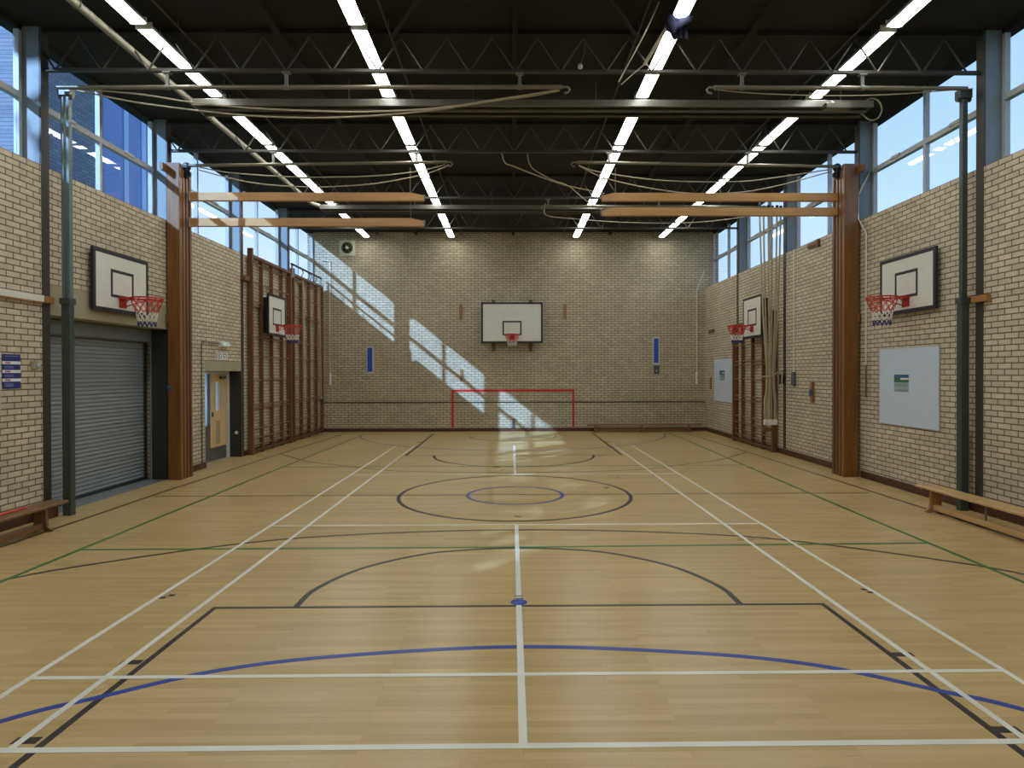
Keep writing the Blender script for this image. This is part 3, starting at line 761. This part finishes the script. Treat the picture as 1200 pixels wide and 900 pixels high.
# sliding curtain track above the left frame
t = thing('hinge_rail', 'dark slanting rail with chains on top of the far left climbing frame', 'rail', (XL + .06, 14.5, 4.72))
m = MB(); m.tube([(0, 0, .16), (0, 2.75, .16)], .03, 8); m.build('rail_tube', M['cast'], t)
for yy in (.05, 2.7):
    m = MB(); m.box(-.02, .02, yy - .02, yy + .02, -.08, .16); m.build('rail_bracket', M['galv_light'], t)
for yy in (.9, 1.5, 1.7, 2.2):
    m = MB(); m.tube([(0, yy, .14), (.02, yy + .04, .06), (-.01, yy - .02, -.04), (0, yy, -.09)], .014, 6); m.build('chain', M['cast'], t)
# two pale poles hanging before the far left frame
for (y, z0, lb) in ((15.05, .92, 'nearer'), (16.6, 1.12, 'farther')):
    m = MB(); m.tube([(XL + .24, y, z0), (XL + .2, y, 4.5)], .017, 8); m.lathe([(.03, -.04), (.035, 0), (.02, .05)], 'z', (XL + .24, y, z0), 10)
    m.tube([(XL + .2, y, 4.48), (XL + .02, y, 4.5)], .012, 6)
    tag(m.build('winding_pole', M['rope']), 'pale hanging pole before the far left climbing frame, %s one' % lb, 'pole', None, 'thing')
# ---- climbing ropes gathered at the right wall
for q in range(6):
    x, y = 5.72 + .055 * q, 11.39 + .03 * (q % 2)
    t = thing('climbing_rope', 'pale thick climbing rope tied back at the right wall, %s of six from the left' % NUM[q], 'rope', (x, y, 0), 'climbing ropes tied back at the right wall')
    m = MB(); xt = 5.60 + .10 * q - x
    P = smooth([(xt, 5.6), (xt * .75, 4.6), (xt * .3, 3.2), ((5.86 - x) * .35, 1.8), (.012 * sin(q * 2), 1.2), (0, .74)], 6)
    m.tube([(p[0], .0, p[1]) for p in P], .021, 8); m.build('strand', M['rope'], t)
    m = MB(); m.lathe([(.022, -.07), (.03, -.06), (.03, .03), (.022, .06)], 'z', (0, 0, .74), 12); m.build('leather_end', M['net_white'], t)
    m = MB(); m.box(xt - .025, xt + .025, -.03, .03, 5.58, 5.68); m.build('trolley', M['cast'], t)
m = MB(); m.tube([(XR - .02, 11.38, 1.95), (XR - .2, 11.36, 1.86), (XR - .3, 11.34, 1.79), (XR - .48, 11.35, 1.78), (XR - .5, 11.42, 1.78), (XR - .4, 11.46, 1.79), (XR - .2, 11.45, 1.84), (XR - .03, 11.42, 1.93)], .014, 6)
m.tube([(XR - .05, 11.38, 1.9), (XR - .08, 11.36, 1.7), (XR - .06, 11.38, 1.6)], .02, 6)
tag(m.build('rope_tie', M['rope']), 'looped tie holding the climbing ropes to the right column', 'tie', None, 'thing')
m = MB(); m.box(XR - .1, XR - .006, 11.39, 11.47, 1.62, 1.82, bev=.01)
tag(m.build('rope_cleat', M['cast']), 'dark cleat on the column beside the climbing ropes', 'cleat', None, 'thing')
m = MB(); m.box(5.66, 5.92, 11.36, 11.46, .52, .61, bev=.012)
tag(m.build('rope_weight', M['post_wood']), 'small reddish block hanging under the climbing ropes', 'block', None, 'thing')

# ---- basketball goals
def goal(label, origin, ang, bw, bh, off, rim_z, board_z0, side):
    # side: board fixed close to a side wall; otherwise on timber battens
    """local frame: board in the x-z plane facing -y (into the hall), wall at y=0"""
    t = thing('basketball_goal', label, 'basketball goal', origin); t.rotation_euler = (0, 0, ang)
    yb = -off
    m = MB(); m.box(-bw / 2, bw / 2, yb, yb + .03, board_z0, board_z0 + bh); bd_ = m.build('backboard', M['board_white'], t)
    m = MB(); e = .045; f = yb - .004
    for (a, b, c, d) in ((-bw / 2 - .012, bw / 2 + .012, board_z0 + bh - e, board_z0 + bh + .012), (-bw / 2 - .012, bw / 2 + .012, board_z0 - .012, board_z0 + e), (-bw / 2 - .012, -bw / 2 + e, board_z0 + e, board_z0 + bh - e), (bw / 2 - e, bw / 2 + .012, board_z0 + e, board_z0 + bh - e)):
        m.box(a, b, f, yb + .036, c, d)
    m.build('border', M['board_black'], t)
    tw, th_ = (.60, .45) if bw > 1.5 else (.58, .42)
    z0 = rim_z - .005; m = MB(); e = .045; f = yb - .003
    m.box(-tw / 2, tw / 2, f, yb, z0 + th_ - e, z0 + th_); m.box(-tw / 2, tw / 2, f, yb, z0, z0 + e); m.box(-tw / 2, -tw / 2 + e, f, yb, z0 + e, z0 + th_ - e); m.box(tw / 2 - e, tw / 2, f, yb, z0 + e, z0 + th_ - e)
    m.build('target_square', M['board_black'], t)
    for xx in ((-bw * .31, bw * .31) if not side else (-bw * .2, bw * .2)):
        m = MB(); m.box(xx - .045, xx + .045, yb + .03, -.004, board_z0 + .05, board_z0 + bh - .05) if side else m.box(xx - .05, xx + .05, -.08, -.004, board_z0 - .27, board_z0 + bh + .12, bev=.008)
        m.build('wall_batten', M['board_black'] if side else M['bar_wood'], t)
        if not side:
            m = MB(); m.box(xx - .03, xx + .03, yb + .03, -.08, board_z0 + .1, board_z0 + bh - .1); m.build('spacer', M['bar_wood'], t)
    R = .225; yc = yb - .15 - R
    m = MB(); m.tube([(R * cos(2 * pi * i / 36), yc + R * sin(2 * pi * i / 36), rim_z) for i in range(36)], .011, 8, closed=True)
    m.tube([(R * cos(2 * pi * i / 36), yc + R * sin(2 * pi * i / 36), rim_z - .03) for i in range(36)], .006, 6, closed=True)
    for i in range(12): m.tube([(R * cos(2 * pi * i / 12), yc + R * sin(2 * pi * i / 12), rim_z), (R * cos(2 * pi * i / 12), yc + R * sin(2 * pi * i / 12), rim_z - .03)], .004, 5)
    m.build('rim', M['red'], t)
    m = MB(); m.box(-.09, .09, yb - .012, yb, rim_z - .15, rim_z + .02, bev=.006); m.prism([(-.11, yb), (.11, yb), (.10, yb - .15), (.05, yb - .17), (-.05, yb - .17), (-.10, yb - .15)], 'z', rim_z - .012, rim_z + .012)
    m.build('rim_bracket', M['red'], t)
    for s in (-1, 1):
        m = MB(); m.tube([(s * .06, yb - .01, rim_z - .12), (s * R * .85, yc + .12, rim_z - .01)], .009, 6); m.build('brace', M['red'], t)
    N = 12; Lv = [(1.0, -.01), (.90, -.08), (.78, -.15), (.68, -.22), (.60, -.29), (.56, -.36), (.54, -.43)]
    nets = [MB(), MB(), MB()]
    for k in range(len(Lv) - 1):
        r0, z0 = Lv[k]; r1, z1 = Lv[k + 1]; mb_ = nets[0 if k < 3 else (1 if k < 5 else 2)]
        for i in range(N):
            a0 = 2 * pi * (i + .5 * (k % 2)) / N
            for dd in (-.5, .5):
                a1 = a0 + 2 * pi * dd / N
                mb_.tube([(R * r0 * cos(a0), yc + R * r0 * sin(a0), rim_z + z0), (R * r1 * cos(a1), yc + R * r1 * sin(a1), rim_z + z1)], .0055 if k != 5 else .008, 5, cap=False)
    if side:
        for mb_, mm, nm in zip(nets, ('net_red', 'net_white', 'net_blue'), ('red band of the net', 'white band of the net', 'blue band of the net')):
            mb_.build('net', M[mm], t)['label'] = nm
    else:
        nets[0].build('net', M['net_red'], t)['label'] = 'red band of the net'; nets[1].v and nets[1].build('net', M['net_white'], t)
    return t
goal('wide white basketball board with hoop on the end wall', (-.045, YF, 0), 0, 1.92, 1.26, .30, 3.07, 2.83, False)
goal('white basketball board and hoop above the roller shutter', (XL, 6.79, 0), pi / 2, 1.37, .885, .085, 3.04, 2.82, True)
goal('white basketball board and hoop on the right wall above the larger whiteboard', (XR, 6.73, 0), -pi / 2, 1.38, .885, .09, 3.04, 2.81, True)
goal('small distant basketball board before the left climbing frame', (XL, 12.75, 0), pi / 2, 1.14, .97, .30, 3.06, 2.81, True)
goal('small distant basketball board on the right wall beside the ropes', (XR, 12.65, 0), -pi / 2, 1.2, 1.0, .28, 3.03, 2.74, True)

# ---- benches
def bench(label, loc, ang, L, mat, matd, top_z=.32, supports=(.1, .5, .9), bar=True, rod=None):
    """local: length along +x, centred on y"""
    t = thing('gym_bench', label, 'bench', loc); t.rotation_euler = (0, 0, ang)
    m = MB(); m.box(0, L, -.125, .125, top_z - .035, top_z, bev=.008); m.build('seat_plank', mat, t)
    for u in supports:
        x = L * u
        m = MB(); prof = [(-.13, 0), (-.13, .03), (-.075, .07), (-.065, top_z - .035), (.065, top_z - .035), (.075, .07), (.13, .03), (.13, 0), (.06, 0), (.04, .03), (-.04, .03), (-.06, 0)]
        m.prism(prof, 'x', x - .02, x + .02); m.build('leg', matd, t)
    if bar:
        m = MB(); m.box(L * supports[0], L * supports[-1], -.04, .04, .035, .105, bev=.006); m.build('stretcher', mat, t)
    if rod:
        m = MB(); m.tube([(rod, 0, .10), (rod, 0, top_z - .03)], .012, 8); m.build('support_rod', M['galv_light'], t)
    m = MB(); m.box(.0, .03, -.05, .05, top_z - .075, top_z - .036); m.build('end_hook', matd, t)
    return t
bench('pale wooden gym bench along the right wall', (5.60, 5.52, 0), -pi / 2, 3.9, M['bench_wood'], M['bench_leg'], .34, (.06, .94), True, 1.15)
bench('darker brown gym bench in the left corner by the notice', (-5.66, 4.78, 0), -pi / 2 + .0, 3.0, M['bench_brown'], M['bench_brown'], .32, (.10, .5, .9))
bench('low brown bench against the end wall on the right', (2.35, 17.05, 0), 0, 3.55, M['bench_brown_x'], M['bench_brown_x'], .25, (.06, .48, .9), True)
m = MB(); m.box(-5.72, -5.68, 3.8, 4.28, .321, .335, bev=.004)
tag(m.build('red_stick', M['net_red']), 'thin red stick lying on the brown left bench', 'stick', None, 'thing')
m = MB(); m.box(XL + .024, XL + .12, 4.98, 5.30, 0, .16, bev=.01)
tag(m.build('dark_crate', M['skirting']), 'low dark timber plinth behind the left bench end', 'plinth', None, 'thing')

# ================================================================ small things on the walls
# ---- left wall
t = thing('wall_notice', 'navy blue notice with three white bands on the left brick wall', 'notice', (XL, 4.535, 1.70))
m = MB(); m.box(0, .008, 0, .28, 0, .42); m.build('panel', M['navy'], t)
for z in (.315, .21, .105):
    m = MB(); m.box(.008, .0095, -.005, .285, z - .018, z + .018); b_ = m.build('white_band', M['sign_white'], t)
    m = MB(); m.box(.0095, .0105, .04, .12, z - .008, z + .008); m.build('red_print', M['sign_red'], b_)
for z in (.395, .27, .255, .165, .15, .06, .045, .03):
    m = MB(); m.box(.008, .0092, .03, .03 + (.21 if z > .3 else .14), z - .004, z + .004); m.build('small_print', M['sign_pale'], t)
t = thing('wall_board', 'edge of a pale board on the near left wall', 'board', (XL, 3.3, 1.45))
m = MB(); m.box(0, .018, 0, 1.16, 0, .82, bev=.004); m.build('face', M['whiteboard'], t)
m = MB(); m.box(0, .022, 1.16, 1.19, -.01, .83); m.build('edge_trim', M['grey_frame'], t)
t = thing('wall_socket', 'small grey fitting on the brick beside the blue notice', 'fitting', (XL, 5.04, 1.94))
m = MB(); m.box(0, .035, -.05, .05, 0, .10, bev=.008); m.build('box', M['concrete'], t)
m = MB(); m.lathe([(.03, 0), (.03, .015), (.018, .02)], 'x', (.035, 0.03, .05), 12); m.build('cap', M['grey_frame'], t)
m = MB(); m.lathe([(.045, 0), (.045, .012), (.03, .016)], 'y', (0, 0, 0), 18)
o = m.build('blue_disc', M['blue_disc'], None, (-6.10, 8.162, 1.62)); tag(o, 'small blue disc on the left timber upright', 'disc', None, 'thing')
t = thing('emergency_light', 'small white emergency light with green lamp above the doorway', 'light', (XL, 10.2, 2.43))
m = MB(); m.prism([(0, 0), (.09, .02), (.09, .09), (0, .12)], 'y', 0, .36); m.build('casing', M['sign_white'], t)
m = MB(); m.lathe([(.012, 0), (.012, .008)], 'x', (.09, .1, .06), 10); m.build('indicator', emit('green_indicator', (.1, 1, .4, 1), 2.0), t)
t = thing('exit_sign', 'white and green exit sign above the doorway', 'sign', (XL, 10.13, 2.17))
m = MB(); m.box(0, .006, 0, .5, 0, .14); m.build('plate', M['sign_white'], t)
sgn_ = MB()
for (a, b, c, d) in ((.03, .05, .02, .12), (.03, .21, .105, .12), (.03, .21, .02, .035), (.19, .21, .02, .12), (.27, .29, .02, .12), (.27, .45, .105, .12), (.43, .45, .02, .12),   # two framed pictograms
                     (.08, .13, .06, .08), (.10, .12, .05, .10), (.34, .38, .03, .08)):
    sgn_.box(.006, .0075, a, b, c, d)
sgn_.build('green_pictogram', M['sign_green'], t)
m = MB(); m.tube([(XL + .02, 9.45, .13), (XL + .02, 9.45, 2.5), (XL + .02, 10.2, 2.5)], .012, 6)
tag(m.build('door_conduit', M['rod']), 'thin conduit beside the doorway on the left wall', 'conduit', None, 'thing')
for (z0, z1, lb) in ((1.22, 1.6, 'upper'), (.66, 1.06, 'lower')):
    m = MB(); m.box(XL + .004, XL + .03, 9.02, 9.07, z0, z1)
    tag(m.build('white_strip', M['sign_white']), '%s narrow white strip on brick right of the left upright' % lb, 'strip', None, 'thing')
m = MB(); m.lathe([(.03, 0), (.04, .03), (.02, .07)], 'y', (0, 0, 0), 10)
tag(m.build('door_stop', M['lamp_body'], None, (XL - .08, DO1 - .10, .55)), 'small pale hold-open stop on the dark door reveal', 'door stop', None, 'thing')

# ---- end wall
t = thing('extractor_fan', 'round extractor fan in a square cream plate high on the end wall', 'fan', (-5.29, YF, 5.87))
m = MB(); m.box(-.25, .25, -.05, 0, -.25, .25, bev=.012); m.build('plate', M['fan_plate'], t)
m = MB(); m.tube([(.165 * cos(a * pi / 14), -.06, .165 * sin(a * pi / 14)) for a in range(28)], .018, 8, closed=True); m.build('ring', M['fan_dark'], t)
m = MB(); m.lathe([(.15, -.052), (.15, -.055)], 'y', (0, 0, 0), 28); m.build('duct', M['cast'], t)
m = MB(); m.lathe([(.05, -.056), (.05, -.085), (.03, -.095)], 'y', (0, 0, 0), 16); m.build('hub', M['fan_plate'], t)
for q in range(6):
    a = q * pi / 3; m = MB()
    m._add([(cos(a) * .05, -.06, sin(a) * .05), (cos(a - .3) * .14, -.058, sin(a - .3) * .14), (cos(a + .25) * .14, -.075, sin(a + .25) * .14), (cos(a + .5) * .05, -.075, sin(a + .5) * .05),
            (cos(a) * .05, -.064, sin(a) * .05), (cos(a - .3) * .14, -.062, sin(a - .3) * .14), (cos(a + .25) * .14, -.079, sin(a + .25) * .14), (cos(a + .5) * .05, -.079, sin(a + .5) * .05)],
           [(0, 1, 2, 3), (7, 6, 5, 4), (0, 4, 5, 1), (1, 5, 6, 2), (2, 6, 7, 3), (3, 7, 4, 0)]); m.build('blade', M['fan_dark'], t)
for (x0, x1, z0, z1, lb) in ((-4.71, -4.47, 1.86, 2.74, 'left'), (4.47, 4.70, 2.13, 3.02, 'right')):
    t = thing('blue_wall_panel', 'tall narrow blue panel in pale frame on the end wall, %s side' % lb, 'panel', ((x0 + x1) / 2, YF, z0))
    h = (x1 - x0) / 2; H = z1 - z0
    m = MB(); m.box(-h, -h + .04, -.03, 0, 0, H); m.box(h - .04, h, -.03, 0, 0, H); m.box(-h + .04, h - .04, -.03, 0, 0, .06); m.box(-h + .04, h - .04, -.03, 0, H - .05, H); m.build('frame', M['grey_frame'], t)
    m = MB(); m.box(-h + .04, h - .04, -.018, -.002, .06, H - .05); m.build('blue_face', M['blue_panel'], t)
t = thing('switch_box', 'dark grey switch box under the right blue panel', 'switch', (4.59, YF, 1.81))
m = MB(); m.box(-.11, .11, -.025, 0, 0, .31, bev=.004); m.build('surround', M['concrete'], t)
m = MB(); m.box(-.085, .085, -.04, -.025, .02, .29, bev=.004); m.build('plate', M['switch'], t)
m = MB(); m.box(-.03, .03, -.046, -.04, .115, .125); m.box(-.005, .005, -.046, -.04, .09, .15); m.build('white_mark', M['sign_white'], t)
for (x, zt, zb, lb) in ((-5.85, 5.45, 1.50, 'left'), (5.88, 4.5, 1.50, 'right')):
    t = thing('window_cord', 'thin pale window cord with white weight in the %s corner' % lb, 'cord', (x, YF - .05, 0))
    s = -1 if x < 0 else 1
    P = [(0, 0, zb + .38), (0, 0, zt), (s * .25, 0, zt + .04)] if s < 0 else [(0, 0, zb + .38), (0, 0, zt), (.24, 0, zt + .62)]
    m = MB(); m.tube(P, .013, 6); m.build('line', M['cord_white'], t)
    m = MB(); m.box(-.03, .03, -.03, .03, zb, zb + .39, bev=.01); m.box(0, s * .09, -.01, .01, zb + .37, zb + .39); m.build('weight', M['sign_white'], t)
for (x, z0, z1, lb) in ((-1.68, 3.60, 4.08, 'upper left of the end-wall hoop'), (1.66, 3.60, 4.08, 'upper right of the end-wall hoop'), (-1.67, 1.63, 1.98, 'lower left of the end-wall hoop')):
    m = MB(); m.box(x - .05, x + .05, YF - .03, YF, z0, z1, bev=.006); m.box(x - .03, x + .03, YF - .06, YF - .03, z0 + .12, z0 + .2)
    tag(m.build('timber_plate', M['rung_wood']), 'small timber plate on brick, ' + lb, 'plate', None, 'thing')
t = thing('wall_hook', 'small grey hook fitting at the foot of the end wall inside the goal', 'hook', (-.03, YF - .03, .116))
m = MB(); m.box(-.035, .035, -.03, .03, 0, .2); m.build('block', M['hook'], t)
m = MB(); m.tube([(.02, 0, .2), (.03, -.02, .28), (.09, -.03, .27)], .018, 6); m.build('lever', M['board_black'], t)

# ---- right wall
def sticker(t, y, z, w, h, s):
    m = MB(); m.box(0, -.002, y - w / 2, y + w / 2, z - h * .40, z); b1 = m.build('sticker', M['sticker_green'], t)
    m = MB(); m.box(-.002, -.003, y - w / 2, y + w / 2, z - h * .14, z); m.build('blue_band', M['sticker_blue'], b1)
    m = MB(); m.box(-.002, -.003, y - w / 2, y + w * .05, z - h * .25, z - h * .16); m.build('white_band', M['sign_white'], b1)
    for a, b in ((.42, .62), (.64, .70), (.72, .86)):
        m = MB(); m.box(0, -.0015, y - w / 2, y + w / 2, z - h * b, z - h * a); m.build('printed_lines', M['print_grey'], t)
for (y0, y1, z0, z1, lb, w, h) in ((6.06, 7.56, 1.03, 2.25, 'large pale whiteboard on the right brick wall below the hoop', .38, .32), (14.68, 16.44, 1.02, 2.27, 'small distant whiteboard on the right wall beyond the low climbing frame', .45, .34)):
    t = thing('whiteboard', lb, 'whiteboard', (XR - .02, 0, 0))
    m = MB(); m.box(0, .018, y0, y1, z0, z1); m.build('face', M['whiteboard'], t)
    m = MB()
    for (a, b, c, d) in ((y0 - .012, y1 + .012, z1, z1 + .012), (y0 - .012, y1 + .012, z0 - .012, z0), (y0 - .012, y0, z0, z1), (y1, y1 + .012, z0, z1)): m.box(-.004, .018, a, b, c, d)
    m.build('trim', M['grey_frame'], t)
    sticker(t, (y0 + y1) / 2 + .15 * (1 if y0 < 10 else 1), z0 + (z1 - z0) * (.66 if y0 < 10 else .73), w, h, 1)
t = thing('winding_rod', 'thin pale cord and winding rod beside the right upright', 'cord', (XR - .05, 7.93, 0))
m = MB(); m.tube([(.25, .3, 5.5), (.02, .28, 5.05), (.0, .25, 4.6), (0, 0, 4.3), (0, 0, 2.0)], .011, 6); m.build('cord', M['cord_white'], t)
m = MB(); m.tube([(0, 0, 2.0), (.0, 0, 1.44)], .016, 8); m.build('rod_handle', M['rod'], t)
t = thing('wall_cable', 'thin cable with grey box on the right wall beyond the upright', 'cable', (XR - .02, 10.86, 0))
m = MB(); m.tube([(0, 0, 1.86), (0, 0, 4.57)], .012, 6); m.build('cable', M['cord_white'], t)
m = MB(); m.box(-.05, .015, -.06, .06, 1.58, 1.88, bev=.01); m.build('box', M['hook'], t)
t = thing('wall_cleat', 'small timber cleat with blue band on the right wall', 'cleat', (XR, 10.0, 1.25))
m = MB(); m.box(-.05, 0, -.05, .05, 0, .42, bev=.008); m.build('batten', M['rung_wood'], t)
m = MB(); m.box(-.065, -.05, -.06, .06, .14, .27, bev=.006); m.build('blue_band', M['blue_disc'], t)
t = thing('timber_bracket', 'small timber arm under the right window beyond the upright', 'arm', (XR, 9.75, 4.43))
m = MB(); m.box(-.05, 0, 0, .42, .03, .12, bev=.01); m.build('arm', M['bar_wood'], t)
m = MB(); m.box(-.06, 0, -.06, .02, -.02, .14, bev=.01); m.build('stop', M['bar_wood'], t)
m = MB(); m.box(XR - .04, XR, 16.5, 16.95, 3.1, 3.2, bev=.01)
tag(m.build('timber_peg', M['bar_wood']), 'small dark timber peg on the right wall near the end corner', 'peg', None, 'thing')
m = MB(); m.box(XR - .03, XR, 16.75, 16.9, 1.35, 1.72, bev=.008)
tag(m.build('timber_plate', M['rung_wood']), 'small timber plate left of the distant whiteboard', 'plate', None, 'thing')
# coiled cable at the right end of the nearer heating panel
c_ = hit(1022, 128, 6.7)
m = MB(); m.tube([(c_[0] + .15 * cos(a * pi / 12), 6.7, c_[1] + .17 * sin(a * pi / 12)) for a in range(-9, 10)], .011, 6)
m.tube([(c_[0] + .15 * cos(-9 * pi / 12), 6.7, c_[1] + .17 * sin(-9 * pi / 12)), (c_[0] - .2, 6.72, c_[1] - .02)], .011, 6)
tag(m.build('coiled_cable', M['rope']), 'loop of orange-brown cable at the right end of the heating panel', 'cable', None, 'thing')
m = MB(); m.box(4.62, 5.0, 6.28, 6.42, 5.80, 5.88, bev=.01)
m.tube([(4.8, 6.35, 5.88), (4.8, 6.52, 6.0)], .012, 6)
tag(m.build('junction_box', M['panel']), 'small grey box before the right end of the nearer heating panel', 'box', None, 'thing')

# ================================================================ outside
m = MB(); m.box(-90, 90, -60, 120, -.4, -.2)
struct(m.build('ground', M['grass']), 'grass outside the hall', 'ground')
t = thing('brick_tower', 'tall grey brick tower seen through the near left windows', 'building', (-25, 29.6, 0))
m = MB(); m.box(-7.0, 0, 0, 6.9, -.2, 26); m.build('tower_wall', [M['outer_brick_y']], t)
m = MB(); m.box(-7.1, .1, -.1, 7.0, 26, 26.4); m.build('roof_coping', M['outer_blue'], t)
t = thing('blue_clad_block', 'tall blue clad building seen through the near left windows', 'building', (-25.4, 36.6, 0))
m = MB(); m.box(-9, 0, 0, 5.6, -.2, 25); m.build('cladding', M['outer_blue'], t)
for yy in (2.6, 4.6):
    m = MB(); m.box(0, .05, yy, yy + .5, .5, 24.9); m.build('pale_strip', M['outer_blue_pale'], t)
# unseen trees added left of the hall to weaken sun on the near floor
rnd = random.Random(11)
for (ty, ry, nleaf, lb) in ((-9.6, 3.4, 1900, 'added unseen tree left of the hall behind the viewer'), (-4.6, 2.6, 1200, 'added unseen tree left of the hall level with the viewer')):
    t = thing('added_shade_tree', lb, 'tree', (-12.5, ty, -.2), 'added trees outside the left wall')
    m = MB(); m.tube([(0, 0, 0), (.1, 0, 5), (0, .1, 12)], [.24, .16, .05], 8)
    for q in range(14):
        a = rnd.uniform(0, 2 * pi); z = rnd.uniform(6, 11); l = rnd.uniform(1.2, 2.8)
        m.tube([(0, 0, z), (l * .5 * cos(a), l * .5 * sin(a), z + .5), (l * cos(a), l * sin(a), z + .8)], [.06, .04, .015], 6)
    m.build('trunk', M['bark'], t)
    m = MB()
    for q in range(nleaf):
        y = rnd.uniform(-ry, ry); x = rnd.uniform(-1.2, 1.2); z = rnd.uniform(8.3, 12.4)
        w = rnd.uniform(.10, .22); d = Vector((rnd.gauss(0, 1), rnd.gauss(0, 1), rnd.gauss(0, 1))).normalized(); e = d.orthogonal().normalized()
        p = Vector((x, y, z)); m._add([p - d * w, p + e * w * .6, p + d * w, p - e * w * .6], [(0, 1, 2, 3)])
    m.build('crown', M['leaf'], t)
t = thing('garden_tree', 'small dark tree outside the far right window', 'tree', (20.5, 36.0, -.2))
m = MB(); m.tube([(0, 0, 0), (.05, 0, 5), (0, .1, 9)], [.2, .14, .05], 8); m.build('trunk', M['bark'], t)
m = MB(); rnd = random.Random(3)
for q in range(420):
    a = rnd.uniform(0, 2 * pi); rr = 1.6 * sqrt(rnd.random()); z = 8.3 + rnd.gauss(0, .8)
    x, y = rr * cos(a), rr * sin(a); w = rnd.uniform(.12, .28); d = Vector((rnd.gauss(0, 1), rnd.gauss(0, 1), rnd.gauss(0, 1))).normalized(); e = d.orthogonal().normalized()
    p = Vector((x, y, z)); m._add([p - d * w, p + e * w * .5, p + d * w, p - e * w * .5], [(0, 1, 2, 3)])
m.build('crown', M['leaf'], t)

# ================================================================ light
w = bpy.data.worlds.new('sky'); SC.world = w; w.use_nodes = True
nt = w.node_tree; bg = nt.nodes['Background']
tc = nt.nodes.new('ShaderNodeTexCoord'); sp = nt.nodes.new('ShaderNodeSeparateXYZ'); nt.links.new(tc.outputs['Generated'], sp.inputs[0])
rp = nt.nodes.new('ShaderNodeValToRGB'); els = rp.color_ramp.elements
els[0].position = 0.0; els[0].color = rgb((196, 224, 250)); els[1].position = .75; els[1].color = rgb((104, 160, 236))
nt.links.new(sp.outputs[2], rp.inputs[0])
nz = nt.nodes.new('ShaderNodeTexNoise'); nz.inputs['Scale'].default_value = 3.; nz.inputs['Detail'].default_value = 5
nt.links.new(tc.outputs['Generated'], nz.inputs['Vector'])
r2 = nt.nodes.new('ShaderNodeValToRGB'); r2.color_ramp.elements[0].position = .45; r2.color_ramp.elements[0].color = (0, 0, 0, 1); r2.color_ramp.elements[1].position = .8; r2.color_ramp.elements[1].color = (.35, .35, .35, 1)
nt.links.new(nz.outputs[0], r2.inputs[0])
mx = nt.nodes.new('ShaderNodeMix'); mx.data_type = 'RGBA'; nt.links.new(r2.outputs[0], mx.inputs[0]); nt.links.new(rp.outputs[0], mx.inputs[6]); mx.inputs[7].default_value = rgb((224, 238, 252))
nt.links.new(mx.outputs[2], bg.inputs[0]); bg.inputs[1].default_value = 1.45
sun = bpy.data.lights.new('sun', 'SUN'); sun.energy = 9.2; sun.angle = radians(.6); sun.color = (.37, .61, 1.0)
so = bpy.data.objects.new('sun', sun); COL.objects.link(so)
so.rotation_euler = Vector((1, 1.07, -.80)).to_track_quat('-Z', 'Y').to_euler()
so.location = (-20, -10, 20)

# ================================================================ camera and colour
cam = bpy.data.cameras.new('camera'); co = bpy.data.objects.new('camera', cam); COL.objects.link(co)
cam.sensor_fit = 'HORIZONTAL'; cam.sensor_width = 36.; cam.lens = 36. * CAM['f'] / 1200.
cam.shift_x = (600 - CAM['cx']) / 1200.; cam.shift_y = (CAM['cy'] - 450) / 1200.
cam.clip_start = .02; cam.clip_end = 400
M3 = RC @ Matrix(((1, 0, 0), (0, 0, -1), (0, 1, 0)))
co.matrix_world = Matrix.Translation((CAM['x'], -CAM['d'], CAM['h'])) @ M3.to_4x4()
SC.camera = co
vs_ = SC.view_settings
vs_.view_transform = 'Standard'; vs_.look = 'None'; vs_.gamma = 1; vs_.use_curve_mapping = False; vs_.exposure = 0.0
SC.cycles.max_bounces = 8; SC.cycles.diffuse_bounces = 4; SC.cycles.glossy_bounces = 3; SC.cycles.transparent_max_bounces = 12
SC.cycles.sample_clamp_indirect = 8.0
SC.cycles.use_denoising = True
